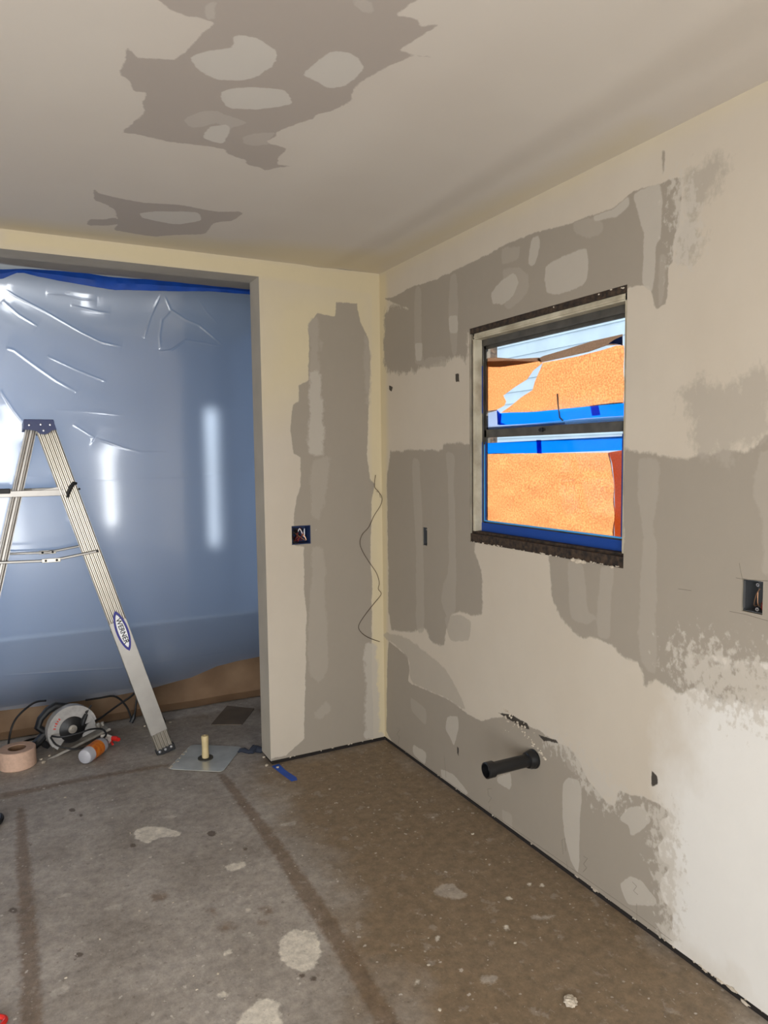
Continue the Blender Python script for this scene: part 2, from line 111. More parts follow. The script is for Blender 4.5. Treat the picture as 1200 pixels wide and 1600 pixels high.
  ('mid', 0.01, [(-1.741,1.503),(-1.767,1.5),(-1.785,1.493),(-1.79,1.486),(-1.792,1.461),(-1.792,1.425),(-1.79,1.398),(-1.789,1.386),(-1.785,1.363),(-1.778,1.334),(-1.774,1.311),(-1.774,1.301),(-1.778,1.277),(-1.784,1.247),(-1.789,1.213),(-1.79,1.185),(-1.792,1.092),(-1.793,0.96),(-1.792,0.87),(-1.788,0.849),(-1.773,0.843),(-1.75,0.854),(-1.734,0.872),(-1.73,0.893),(-1.728,0.968),(-1.729,1.074),(-1.73,1.149),(-1.73,1.173),(-1.731,1.204),(-1.732,1.233),(-1.731,1.258),(-1.73,1.272),(-1.724,1.312),(-1.715,1.364),(-1.709,1.404),(-1.708,1.418),(-1.709,1.445),(-1.712,1.477),(-1.716,1.498),(-1.721,1.502)]),
  ('mid', 0.01, [(-2.132,1.526),(-2.153,1.53),(-2.168,1.521),(-2.172,1.501),(-2.177,1.424),(-2.181,1.31),(-2.181,1.231),(-2.179,1.211),(-2.167,1.198),(-2.149,1.198),(-2.136,1.202),(-2.133,1.211),(-2.13,1.246),(-2.128,1.297),(-2.126,1.334),(-2.124,1.346),(-2.117,1.365),(-2.106,1.384),(-2.1,1.402),(-2.099,1.413),(-2.101,1.443),(-2.107,1.484),(-2.112,1.512),(-2.117,1.52)]),
  ('mid', 0.01, [(-1.947,0.945),(-1.977,0.95),(-1.998,0.95),(-2.002,0.945),(-2.002,0.922),(-1.998,0.887),(-1.993,0.864),(-1.989,0.858),(-1.975,0.855),(-1.954,0.856),(-1.939,0.859),(-1.934,0.864),(-1.928,0.884),(-1.922,0.912),(-1.921,0.932),(-1.926,0.938)]),
  ('mid', 0.01, [(-2.095,0.954),(-2.126,0.957),(-2.148,0.957),(-2.153,0.952),(-2.157,0.931),(-2.158,0.901),(-2.156,0.881),(-2.151,0.878),(-2.133,0.883),(-2.105,0.896),(-2.085,0.907),(-2.079,0.912),(-2.073,0.923),(-2.068,0.936),(-2.068,0.946),(-2.073,0.949)]),
  ('mid', 0.06, [(-1.896,1.706),(-1.935,1.709),(-1.967,1.711),(-1.983,1.712),(-2.027,1.714),(-2.081,1.717),(-2.118,1.712),(-2.127,1.701),(-2.134,1.658),(-2.136,1.595),(-2.134,1.551),(-2.129,1.539),(-2.108,1.529),(-2.077,1.523),(-2.052,1.519),(-2.04,1.518),(-2.014,1.516),(-1.981,1.514),(-1.955,1.514),(-1.945,1.517),(-1.927,1.529),(-1.906,1.547),(-1.89,1.564),(-1.884,1.576),(-1.876,1.61),(-1.867,1.657),(-1.864,1.69),(-1.87,1.699)]),
  ('mid', 0.05, [(-1.869,2.293),(-1.888,2.294),(-1.903,2.295),(-1.91,2.296),(-1.925,2.301),(-1.944,2.307),(-1.958,2.311),(-1.963,2.311),(-1.972,2.31),(-1.981,2.306),(-1.986,2.3),(-1.987,2.294),(-1.982,2.271),(-1.974,2.237),(-1.966,2.213),(-1.962,2.206),(-1.949,2.199),(-1.933,2.194),(-1.921,2.186),(-1.918,2.177),(-1.915,2.145),(-1.914,2.099),(-1.911,2.068),(-1.907,2.06),(-1.893,2.056),(-1.873,2.058),(-1.858,2.067),(-1.854,2.082),(-1.852,2.137),(-1.851,2.216),(-1.853,2.27),(-1.856,2.284)]),
  ('mid', 0.004, [(-0.332,0.316),(-0.385,0.312),(-0.421,0.305),(-0.43,0.299),(-0.435,0.278),(-0.434,0.249),(-0.429,0.229),(-0.421,0.226),(-0.388,0.229),(-0.339,0.239),(-0.304,0.248),(-0.295,0.254),(-0.287,0.272),(-0.283,0.297),(-0.285,0.313),(-0.294,0.317)]),
  ('mud', 0.004, [(-0.645,0.337),(-0.676,0.349),(-0.697,0.356),(-0.702,0.355),(-0.708,0.344),(-0.712,0.326),(-0.712,0.31),(-0.71,0.301),(-0.7,0.275),(-0.685,0.239),(-0.674,0.216),(-0.669,0.212),(-0.659,0.218),(-0.648,0.231),(-0.639,0.241),(-0.635,0.244),(-0.624,0.25),(-0.611,0.256),(-0.603,0.263),(-0.601,0.268),(-0.604,0.283),(-0.61,0.305),(-0.617,0.321),(-0.623,0.327)]),
  ('mud', 0.004, [(-0.345,0.087),(-0.39,0.089),(-0.42,0.088),(-0.426,0.084),(-0.428,0.067),(-0.423,0.043),(-0.416,0.026),(-0.408,0.023),(-0.38,0.024),(-0.34,0.03),(-0.312,0.036),(-0.305,0.04),(-0.301,0.052),(-0.301,0.069),(-0.306,0.08),(-0.314,0.084)]),
  ('mud', 0.004, [(-1.025,0.216),(-1.055,0.236),(-1.076,0.248),(-1.082,0.248),(-1.086,0.237),(-1.087,0.218),(-1.087,0.204),(-1.087,0.199),(-1.084,0.191),(-1.08,0.182),(-1.074,0.175),(-1.069,0.174),(-1.05,0.173),(-1.022,0.173),(-1.003,0.174),(-0.998,0.175),(-0.995,0.181),(-0.995,0.189),(-0.998,0.196),(-1.003,0.201)]),
  ('mid', 0.004, [(-1.046,0.076),(-1.07,0.077),(-1.087,0.076),(-1.091,0.072),(-1.094,0.056),(-1.094,0.033),(-1.092,0.017),(-1.088,0.014),(-1.074,0.012),(-1.052,0.014),(-1.037,0.017),(-1.033,0.021),(-1.028,0.035),(-1.025,0.056),(-1.026,0.07),(-1.03,0.073)]),
  ('mud', 0.004, [(-1.394,0.34),(-1.403,0.351),(-1.412,0.36),(-1.417,0.363),(-1.431,0.367),(-1.45,0.372),(-1.463,0.375),(-1.467,0.373),(-1.473,0.366),(-1.479,0.355),(-1.482,0.344),(-1.483,0.336),(-1.482,0.311),(-1.479,0.276),(-1.477,0.246),(-1.476,0.229),(-1.475,0.182),(-1.473,0.121),(-1.472,0.077),(-1.471,0.064),(-1.47,0.051),(-1.468,0.041),(-1.465,0.035),(-1.462,0.035),(-1.454,0.041),(-1.442,0.05),(-1.433,0.059),(-1.429,0.064),(-1.421,0.081),(-1.411,0.104),(-1.403,0.122),(-1.401,0.131),(-1.396,0.151),(-1.391,0.176),(-1.387,0.198),(-1.386,0.21),(-1.386,0.243),(-1.385,0.286),(-1.386,0.317),(-1.387,0.327)]),
  ('mud', 0.004, [(-1.666,0.336),(-1.679,0.355),(-1.691,0.369),(-1.697,0.375),(-1.714,0.386),(-1.737,0.399),(-1.753,0.406),(-1.759,0.406),(-1.769,0.398),(-1.781,0.385),(-1.787,0.375),(-1.786,0.37),(-1.778,0.358),(-1.763,0.342),(-1.752,0.33),(-1.747,0.324),(-1.735,0.313),(-1.72,0.299),(-1.709,0.29),(-1.706,0.289),(-1.703,0.295),(-1.701,0.306),(-1.698,0.314),(-1.695,0.316),(-1.684,0.317),(-1.668,0.317),(-1.658,0.32),(-1.658,0.323)]),
  ('mud', 0.004, [(-1.677,0.116),(-1.693,0.134),(-1.705,0.147),(-1.711,0.151),(-1.723,0.155),(-1.738,0.158),(-1.75,0.16),(-1.754,0.16),(-1.764,0.156),(-1.775,0.15),(-1.784,0.145),(-1.787,0.143),(-1.795,0.14),(-1.804,0.136),(-1.81,0.133),(-1.812,0.131),(-1.813,0.125),(-1.813,0.118),(-1.809,0.11),(-1.803,0.106),(-1.776,0.091),(-1.737,0.07),(-1.709,0.056),(-1.701,0.053),(-1.692,0.056),(-1.686,0.064),(-1.681,0.07),(-1.679,0.073),(-1.674,0.08),(-1.668,0.09),(-1.666,0.098),(-1.667,0.103)]),
  ('mud', 0.004, [(-1.82,0.058),(-1.83,0.061),(-1.839,0.063),(-1.842,0.062),(-1.851,0.058),(-1.861,0.051),(-1.868,0.045),(-1.87,0.042),(-1.869,0.033),(-1.865,0.022),(-1.861,0.016),(-1.858,0.017),(-1.845,0.026),(-1.827,0.04),(-1.815,0.051),(-1.814,0.054)]),
  ('mud', 0.004, [(-0.593,0.065),(-0.632,0.071),(-0.663,0.075),(-0.677,0.073),(-0.709,0.065),(-0.75,0.052),(-0.776,0.042),(-0.781,0.038),(-0.778,0.03),(-0.767,0.022),(-0.753,0.015),(-0.741,0.013),(-0.699,0.009),(-0.638,0.006),(-0.594,0.005),(-0.582,0.008),(-0.57,0.02),(-0.562,0.039),(-0.561,0.053),(-0.566,0.058)]),
  ('mid', 0.01, [(-1.383,0.471),(-1.397,0.473),(-1.409,0.473),(-1.414,0.473),(-1.425,0.47),(-1.439,0.465),(-1.449,0.459),(-1.452,0.454),(-1.456,0.437),(-1.458,0.412),(-1.458,0.396),(-1.456,0.392),(-1.445,0.391),(-1.428,0.393),(-1.415,0.397),(-1.41,0.401),(-1.398,0.419),(-1.383,0.444),(-1.374,0.462),(-1.374,0.467)]),
  ('mid', 0.01, [(-0.034,0.587),(-0.135,0.604),(-0.218,0.612),(-0.261,0.61),(-0.37,0.593),(-0.506,0.568),(-0.6,0.546),(-0.631,0.533),(-0.679,0.497),(-0.731,0.449),(-0.76,0.416),(-0.758,0.409),(-0.723,0.406),(-0.664,0.409),(-0.611,0.41),(-0.582,0.41),(-0.502,0.406),(-0.39,0.401),(-0.308,0.401),(-0.287,0.407),(-0.275,0.432),(-0.276,0.47),(-0.271,0.498),(-0.262,0.507),(-0.224,0.521),(-0.169,0.536),(-0.124,0.548),(-0.103,0.552),(-0.055,0.557),(0.007,0.563),(0.04,0.569),(0.033,0.574)]),
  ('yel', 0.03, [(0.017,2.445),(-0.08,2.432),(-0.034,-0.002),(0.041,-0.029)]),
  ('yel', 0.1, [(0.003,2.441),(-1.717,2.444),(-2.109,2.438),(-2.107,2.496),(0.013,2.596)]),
  ('dark', 0.004, [(-0.693,1.866),(-0.723,1.865),(-0.728,1.827),(-0.698,1.83)]),
  ('dark', 0.004, [(-0.093,1.871),(-0.134,1.861),(-0.12,1.837),(-0.093,1.849)]),
  ('dark', 0.004, [(-1.785,0.535),(-1.805,0.526),(-1.808,0.503),(-1.786,0.484)]),
  ('dark', 0.004, [(-0.696,0.22),(-0.712,0.217),(-0.712,0.173),(-0.696,0.182)]),
  ('dark', 0.004, [(-0.99,0.467),(-1.091,0.488),(-1.186,0.484),(-1.201,0.464),(-1.139,0.46),(-1.07,0.464)]),
  ('dark', 0.004, [(-1.246,0.462),(-1.346,0.477),(-1.359,0.47),(-1.282,0.45)]),
  ('grey', 0.006, [(-1.765,2.146),(-1.772,2.131),(-1.775,2.13),(-1.786,2.141),(-1.787,2.137),(-1.782,2.106),(-1.78,2.102),(-1.771,2.109),(-1.769,2.116),(-1.765,2.144)]),
  ('grey', 0.006, [(-1.783,2.39),(-1.794,2.386),(-1.795,2.378),(-1.793,2.337),(-1.791,2.328),(-1.785,2.319),(-1.783,2.327),(-1.782,2.381)]),
  ('grey', 0.006, [(-1.757,2.114),(-1.77,2.111),(-1.771,2.089),(-1.769,1.969),(-1.767,1.948),(-1.76,1.95),(-1.758,1.971),(-1.756,2.093)]),
  ('rag', 0.03, [(-1.788,0.426),(-1.834,0.434),(-1.845,0.433),(-1.864,0.423),(-1.869,0.41),(-1.874,0.35),(-1.876,0.302),(-1.882,0.089),(-1.878,0.048),(-1.847,0.029),(-1.84,0.041),(-1.834,0.129),(-1.831,0.154),(-1.818,0.212),(-1.815,0.233),(-1.81,0.296),(-1.808,0.315),(-1.803,0.365),(-1.799,0.38),(-1.783,0.418)]),
  ('rag', 0.03, [(-1.422,0.482),(-1.483,0.468),(-1.51,0.461),(-1.604,0.434),(-1.627,0.43),(-1.662,0.431),(-1.665,0.421),(-1.649,0.366),(-1.633,0.356),(-1.56,0.352),(-1.537,0.357),(-1.478,0.391),(-1.46,0.408),(-1.419,0.473)]),
  ('rag', 0.03, [(-1.314,0.48),(-1.421,0.484),(-1.435,0.479),(-1.415,0.45),(-1.397,0.446),(-1.311,0.452),(-1.295,0.456),(-1.295,0.475)]),
  ('rag', 0.05, [(-1.878,0.93),(-1.975,0.954),(-2.014,0.957),(-2.136,0.955),(-2.169,0.957),(-2.239,0.967),(-2.252,0.954),(-2.255,0.869),(-2.237,0.849),(-2.128,0.823),(-2.09,0.819),(-1.985,0.825),(-1.957,0.827),(-1.911,0.833),(-1.898,0.846),(-1.866,0.914)]),
  ('rag', 0.03, [(-1.833,2.298),(-1.864,2.288),(-1.874,2.274),(-1.898,2.206),(-1.902,2.176),(-1.902,2.072),(-1.893,2.055),(-1.842,2.057),(-1.833,2.07),(-1.835,2.139),(-1.834,2.171),(-1.828,2.281)]),
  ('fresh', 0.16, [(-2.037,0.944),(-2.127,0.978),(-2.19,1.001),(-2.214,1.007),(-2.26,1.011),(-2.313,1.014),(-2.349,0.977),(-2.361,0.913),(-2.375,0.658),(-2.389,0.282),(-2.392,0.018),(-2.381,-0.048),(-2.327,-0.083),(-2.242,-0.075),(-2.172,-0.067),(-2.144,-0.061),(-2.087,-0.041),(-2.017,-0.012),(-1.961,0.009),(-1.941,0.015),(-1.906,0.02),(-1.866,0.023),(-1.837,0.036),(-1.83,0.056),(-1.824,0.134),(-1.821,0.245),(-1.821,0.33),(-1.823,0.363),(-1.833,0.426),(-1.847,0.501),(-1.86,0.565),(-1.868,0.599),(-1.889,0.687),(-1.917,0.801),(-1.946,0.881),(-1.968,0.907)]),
 ],
 'f': [
  ('grey', 0.006, [(-0.243,2.28),(-0.18,2.28),(-0.127,2.282),(-0.127,2.251),(-0.104,2.183),(-0.065,2.107),(-0.057,2.001),(-0.07,1.778),(-0.084,1.527),(-0.066,1.4),(-0.036,1.372),(-0.062,1.282),(-0.072,1.018),(-0.065,0.876),(-0.069,0.609),(-0.073,0.339),(-0.067,0.024),(-0.127,0.017),(-0.628,-0.006),(-0.636,0.03),(-0.557,0.031),(-0.512,0.064),(-0.457,0.097),(-0.446,0.399),(-0.434,0.74),(-0.444,0.868),(-0.44,1.07),(-0.488,1.082),(-0.49,1.198),(-0.483,1.264),(-0.468,1.324),(-0.448,1.384),(-0.45,1.514),(-0.482,1.531),(-0.497,1.642),(-0.481,1.769),(-0.449,1.787),(-0.451,1.863),(-0.396,1.891),(-0.39,2.162),(-0.343,2.217),(-0.249,2.207)]),
  ('mud', 0.02, [(-0.368,1.923),(-0.349,1.921),(-0.335,1.915),(-0.331,1.906),(-0.328,1.871),(-0.326,1.821),(-0.324,1.778),(-0.324,1.754),(-0.324,1.69),(-0.324,1.604),(-0.327,1.545),(-0.332,1.53),(-0.35,1.521),(-0.378,1.521),(-0.396,1.529),(-0.401,1.541),(-0.402,1.587),(-0.401,1.655),(-0.399,1.708),(-0.398,1.732),(-0.395,1.788),(-0.39,1.858),(-0.385,1.906),(-0.381,1.918)]),
  ('mid', 0.02, [(-0.354,1.512),(-0.322,1.512),(-0.3,1.509),(-0.295,1.503),(-0.295,1.483),(-0.298,1.453),(-0.302,1.426),(-0.305,1.41),(-0.313,1.366),(-0.324,1.306),(-0.332,1.263),(-0.336,1.25),(-0.344,1.232),(-0.354,1.214),(-0.362,1.204),(-0.366,1.204),(-0.376,1.215),(-0.388,1.234),(-0.396,1.256),(-0.398,1.275),(-0.395,1.338),(-0.39,1.427),(-0.383,1.488),(-0.377,1.504)]),
  ('mid', 0.02, [(-0.374,2.186),(-0.358,2.193),(-0.347,2.188),(-0.344,2.173),(-0.342,2.11),(-0.34,2.018),(-0.341,1.953),(-0.344,1.937),(-0.355,1.927),(-0.371,1.926),(-0.382,1.935),(-0.385,1.95),(-0.387,2.009),(-0.388,2.096),(-0.388,2.156),(-0.385,2.172)]),
  ('mid', 0.02, [(-0.083,2.123),(-0.072,2.115),(-0.063,2.098),(-0.061,2.077),(-0.06,1.999),(-0.06,1.888),(-0.061,1.81),(-0.063,1.79),(-0.07,1.778),(-0.08,1.778),(-0.088,1.791),(-0.09,1.812),(-0.092,1.895),(-0.093,2.015),(-0.093,2.097),(-0.091,2.117)]),
  ('mid', 0.02, [(-0.331,2.087),(-0.322,2.085),(-0.315,2.082),(-0.314,2.078),(-0.313,2.066),(-0.313,2.048),(-0.314,2.036),(-0.316,2.033),(-0.321,2.031),(-0.329,2.03),(-0.335,2.032),(-0.337,2.036),(-0.338,2.05),(-0.339,2.07),(-0.339,2.084),(-0.338,2.087)]),
  ('mid', 0.015, [(-0.377,1.074),(-0.354,1.073),(-0.338,1.063),(-0.334,1.047),(-0.332,0.987),(-0.332,0.899),(-0.332,0.83),(-0.331,0.799),(-0.328,0.729),(-0.323,0.64),(-0.32,0.574),(-0.319,0.551),(-0.32,0.513),(-0.32,0.472),(-0.323,0.441),(-0.326,0.429),(-0.34,0.408),(-0.359,0.385),(-0.375,0.372),(-0.381,0.373),(-0.396,0.391),(-0.414,0.42),(-0.426,0.45),(-0.429,0.473),(-0.429,0.545),(-0.427,0.643),(-0.425,0.714),(-0.423,0.737),(-0.418,0.766),(-0.411,0.795),(-0.407,0.823),(-0.405,0.843),(-0.403,0.906),(-0.401,0.992),(-0.398,1.052),(-0.393,1.066)]),
  ('mid', 0.015, [(-0.384,0.237),(-0.358,0.257),(-0.34,0.268),(-0.334,0.268),(-0.325,0.257),(-0.316,0.237),(-0.312,0.222),(-0.315,0.215),(-0.332,0.202),(-0.357,0.186),(-0.376,0.176),(-0.382,0.176),(-0.391,0.186),(-0.4,0.203),(-0.403,0.216),(-0.401,0.222)]),
  ('mud', 0.02, [(-0.086,0.54),(-0.063,0.536),(-0.046,0.516),(-0.041,0.486),(-0.036,0.366),(-0.032,0.191),(-0.032,0.07),(-0.037,0.04),(-0.059,0.027),(-0.091,0.033),(-0.113,0.048),(-0.118,0.068),(-0.119,0.141),(-0.115,0.245),(-0.113,0.324),(-0.112,0.354),(-0.111,0.411),(-0.11,0.478),(-0.107,0.524),(-0.103,0.535)]),
  ('mud', 0.01, [(-0.087,0.066),(-0.047,0.055),(-0.018,0.046),(-0.011,0.042),(-0.005,0.032),(-0.004,0.019),(-0.007,0.011),(-0.014,0.01),(-0.044,0.015),(-0.086,0.023),(-0.115,0.03),(-0.123,0.035),(-0.127,0.046),(-0.127,0.062),(-0.122,0.071),(-0.115,0.072)]),
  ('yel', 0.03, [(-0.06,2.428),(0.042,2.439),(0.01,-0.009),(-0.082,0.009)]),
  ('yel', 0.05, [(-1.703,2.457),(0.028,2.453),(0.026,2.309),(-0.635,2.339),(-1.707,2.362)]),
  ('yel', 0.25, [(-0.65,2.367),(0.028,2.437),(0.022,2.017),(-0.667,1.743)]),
 ],
 'g': [
  ('white', 0.006, [(-1.328,-0.326),(-1.292,-0.313),(-1.277,-0.317),(-1.225,-0.357),(-1.209,-0.374),(-1.171,-0.428),(-1.166,-0.44),(-1.175,-0.457),(-1.186,-0.456),(-1.245,-0.435),(-1.261,-0.434),(-1.292,-0.454),(-1.303,-0.45),(-1.333,-0.406),(-1.338,-0.39),(-1.335,-0.338)]),
  ('white', 0.006, [(-1.066,-0.758),(-1.012,-0.765),(-1.002,-0.77),(-1.004,-0.791),(-1.011,-0.797),(-1.046,-0.808),(-1.056,-0.807),(-1.074,-0.79),(-1.077,-0.783),(-1.075,-0.76)]),
  ('white', 0.006, [(-1.029,-1.244),(-0.992,-1.221),(-0.977,-1.224),(-0.928,-1.26),(-0.922,-1.28),(-0.939,-1.355),(-0.948,-1.374),(-0.981,-1.41),(-0.99,-1.416),(-1.014,-1.417),(-1.023,-1.411),(-1.048,-1.378),(-1.054,-1.365),(-1.059,-1.326),(-1.057,-1.31),(-1.038,-1.257)]),
  ('white', 0.006, [(-1.225,-1.485),(-1.172,-1.459),(-1.157,-1.458),(-1.13,-1.483),(-1.127,-1.496),(-1.135,-1.541),(-1.139,-1.562),(-1.151,-1.633),(-1.172,-1.637),(-1.274,-1.59),(-1.285,-1.57),(-1.242,-1.502)]),
  ('white', 0.006, [(-1.266,-1.381),(-1.249,-1.38),(-1.245,-1.382),(-1.242,-1.398),(-1.245,-1.401),(-1.262,-1.401),(-1.266,-1.399),(-1.269,-1.384)]),
  ('white', 0.006, [(-1.203,-1.218),(-1.183,-1.214),(-1.18,-1.216),(-1.184,-1.232),(-1.188,-1.234),(-1.203,-1.236),(-1.206,-1.234),(-1.207,-1.221)]),
  ('white', 0.006, [(-1.082,-1.042),(-1.068,-1.05),(-1.066,-1.054),(-1.07,-1.067),(-1.073,-1.068),(-1.083,-1.062),(-1.085,-1.058),(-1.085,-1.044)]),
  ('white', 0.006, [(-0.126,-1.415),(-0.117,-1.417),(-0.116,-1.419),(-0.119,-1.429),(-0.121,-1.43),(-0.134,-1.428),(-0.135,-1.426),(-0.129,-1.416)]),
  ('white', 0.006, [(-0.159,-1.388),(-0.152,-1.393),(-0.152,-1.395),(-0.159,-1.402),(-0.161,-1.403),(-0.167,-1.4),(-0.167,-1.398),(-0.162,-1.389)]),
  ('white', 0.006, [(-0.37,-1.532),(-0.362,-1.537),(-0.363,-1.54),(-0.374,-1.555),(-0.377,-1.556),(-0.384,-1.55),(-0.383,-1.546),(-0.374,-1.534)]),
  ('white', 0.006, [(-0.591,-1.466),(-0.584,-1.47),(-0.585,-1.474),(-0.596,-1.494),(-0.598,-1.497),(-0.602,-1.491),(-0.602,-1.486),(-0.593,-1.469)]),
  ('white', 0.006, [(-0.274,-1.411),(-0.26,-1.418),(-0.26,-1.421),(-0.268,-1.432),(-0.271,-1.433),(-0.282,-1.427),(-0.283,-1.424),(-0.277,-1.411)]),
  ('white', 0.006, [(-0.751,-1.606),(-0.741,-1.606),(-0.741,-1.609),(-0.75,-1.624),(-0.752,-1.625),(-0.758,-1.619),(-0.758,-1.616),(-0.753,-1.608)]),
  ('pale', 0.012, [(-0.46,-1.25),(-0.446,-1.246),(-0.435,-1.244),(-0.43,-1.245),(-0.419,-1.25),(-0.405,-1.257),(-0.395,-1.265),(-0.392,-1.271),(-0.389,-1.289),(-0.386,-1.313),(-0.385,-1.329),(-0.387,-1.335),(-0.396,-1.341),(-0.409,-1.347),(-0.42,-1.349),(-0.426,-1.346),(-0.44,-1.333),(-0.46,-1.313),(-0.473,-1.298),(-0.476,-1.292),(-0.477,-1.28),(-0.475,-1.267),(-0.472,-1.257),(-0.47,-1.253)]),
  ('pale', 0.012, [(-0.251,-1.544),(-0.218,-1.556),(-0.197,-1.564),(-0.193,-1.567),(-0.2,-1.572),(-0.214,-1.577),(-0.226,-1.579),(-0.231,-1.577),(-0.246,-1.566),(-0.264,-1.55),(-0.274,-1.539),(-0.272,-1.538)]),
  ('pale', 0.012, [(-0.56,-1.689),(-0.545,-1.697),(-0.536,-1.703),(-0.534,-1.706),(-0.537,-1.712),(-0.542,-1.719),(-0.547,-1.723),(-0.55,-1.723),(-0.561,-1.719),(-0.575,-1.711),(-0.584,-1.705),(-0.586,-1.702),(-0.584,-1.696),(-0.579,-1.689),(-0.573,-1.685),(-0.57,-1.685)]),
  ('pale', 0.01, [(-0.768,-0.567),(-0.742,-0.571),(-0.725,-0.575),(-0.721,-0.577),(-0.723,-0.585),(-0.73,-0.596),(-0.737,-0.603),(-0.741,-0.604),(-0.755,-0.6),(-0.775,-0.593),(-0.788,-0.588),(-0.792,-0.585),(-0.794,-0.579),(-0.793,-0.571),(-0.79,-0.566),(-0.786,-0.565)]),
  ('pale', 0.01, [(-1.487,-0.803),(-1.466,-0.807),(-1.452,-0.812),(-1.448,-0.814),(-1.447,-0.821),(-1.448,-0.831),(-1.451,-0.837),(-1.454,-0.838),(-1.466,-0.835),(-1.483,-0.829),(-1.495,-0.824),(-1.499,-0.821),(-1.502,-0.815),(-1.505,-0.806),(-1.505,-0.801),(-1.502,-0.8)]),
  ('pale', 0.01, [(-1.617,-0.652),(-1.606,-0.656),(-1.599,-0.659),(-1.597,-0.661),(-1.596,-0.667),(-1.597,-0.675),(-1.598,-0.679),(-1.6,-0.68),(-1.607,-0.676),(-1.618,-0.671),(-1.625,-0.666),(-1.627,-0.664),(-1.628,-0.66),(-1.627,-0.654),(-1.626,-0.65),(-1.624,-0.65)]),
  ('pale', 0.01, [(-1.122,-1.164),(-1.108,-1.172),(-1.098,-1.178),(-1.096,-1.181),(-1.096,-1.186),(-1.098,-1.193),(-1.101,-1.197),(-1.104,-1.196),(-1.112,-1.191),(-1.124,-1.183),(-1.133,-1.176),(-1.135,-1.174),(-1.136,-1.169),(-1.136,-1.162),(-1.135,-1.159),(-1.132,-1.159)]),
  ('pale', 0.01, [(-1.193,-0.266),(-1.17,-0.277),(-1.154,-0.285),(-1.151,-0.288),(-1.152,-0.292),(-1.158,-0.297),(-1.163,-0.299),(-1.167,-0.299),(-1.18,-0.294),(-1.197,-0.287),(-1.209,-0.281),(-1.212,-0.278),(-1.214,-0.272),(-1.215,-0.264),(-1.213,-0.259),(-1.209,-0.26)]),
  ('pale', 0.01, [(-1.425,-1.034),(-1.418,-1.037),(-1.414,-1.041),(-1.413,-1.042),(-1.413,-1.047),(-1.414,-1.054),(-1.416,-1.058),(-1.417,-1.058),(-1.421,-1.057),(-1.428,-1.053),(-1.432,-1.05),(-1.433,-1.049),(-1.433,-1.044),(-1.432,-1.037),(-1.43,-1.033),(-1.429,-1.032)]),
  ('pale', 0.01, [(-1.674,-1.139),(-1.658,-1.132),(-1.648,-1.129),(-1.645,-1.129),(-1.641,-1.136),(-1.639,-1.148),(-1.639,-1.156),(-1.642,-1.159),(-1.652,-1.165),(-1.667,-1.171),(-1.677,-1.174),(-1.68,-1.174),(-1.684,-1.167),(-1.686,-1.156),(-1.686,-1.147),(-1.684,-1.144)]),
  ('spot', 0.006, [(-1.529,-0.023),(-1.535,-0.036),(-1.545,-0.037),(-1.555,-0.024),(-1.558,-0.006),(-1.553,0.007),(-1.542,0.008),(-1.532,-0.004)]),
  ('spot', 0.006, [(-1.044,-0.513),(-1.053,-0.526),(-1.066,-0.525),(-1.076,-0.513),(-1.077,-0.495),(-1.068,-0.483),(-1.055,-0.483),(-1.045,-0.495)]),
  ('spot', 0.006, [(-1.343,-0.452),(-1.348,-0.461),(-1.357,-0.461),(-1.365,-0.452),(-1.367,-0.439),(-1.361,-0.429),(-1.352,-0.429),(-1.345,-0.439)]),
  ('spot', 0.006, [(-1.588,-1.022),(-1.591,-1.028),(-1.599,-1.027),(-1.606,-1.02),(-1.608,-1.011),(-1.604,-1.004),(-1.597,-1.005),(-1.59,-1.012)]),
  ('spot', 0.006, [(-0.994,-1.463),(-1.0,-1.468),(-1.01,-1.466),(-1.017,-1.459),(-1.017,-1.45),(-1.011,-1.444),(-1.001,-1.446),(-0.994,-1.453)]),
  ('spot', 0.006, [(-0.966,-0.688),(-0.971,-0.693),(-0.977,-0.693),(-0.982,-0.687),(-0.982,-0.679),(-0.978,-0.673),(-0.971,-0.674),(-0.967,-0.679)]),
  ('spot', 0.006, [(-1.019,-1.432),(-1.023,-1.437),(-1.031,-1.435),(-1.036,-1.43),(-1.036,-1.423),(-1.032,-1.418),(-1.024,-1.42),(-1.019,-1.425)]),
  ('spot', 0.006, [(-1.761,-0.679),(-1.765,-0.691),(-1.777,-0.69),(-1.788,-0.678),(-1.793,-0.662),(-1.788,-0.65),(-1.776,-0.651),(-1.765,-0.663)]),
  ('spot', 0.006, [(-1.652,-0.158),(-1.654,-0.163),(-1.658,-0.163),(-1.662,-0.158),(-1.663,-0.152),(-1.661,-0.147),(-1.657,-0.147),(-1.654,-0.151)]),
  ('spot', 0.006, [(-1.505,-0.085),(-1.508,-0.093),(-1.515,-0.093),(-1.52,-0.086),(-1.522,-0.076),(-1.519,-0.068),(-1.512,-0.067),(-1.507,-0.075)]),
  ('line', 0.02, [(-1.006,-1.102),(-1.013,-1.11),(-1.017,-1.111),(-1.027,-1.11),(-1.03,-1.108),(-1.038,-1.099),(-1.04,-1.095),(-1.041,-1.083),(-1.039,-1.08),(-1.032,-1.072),(-1.029,-1.071),(-1.018,-1.072),(-1.015,-1.074),(-1.007,-1.083),(-1.005,-1.087),(-1.005,-1.099)]),
  ('line', 0.02, [(-1.172,-1.014),(-1.176,-1.019),(-1.178,-1.02),(-1.185,-1.019),(-1.187,-1.018),(-1.192,-1.012),(-1.193,-1.01),(-1.194,-1.002),(-1.193,-1.0),(-1.189,-0.995),(-1.187,-0.994),(-1.181,-0.995),(-1.179,-0.996),(-1.174,-1.002),(-1.173,-1.004),(-1.172,-1.012)]),
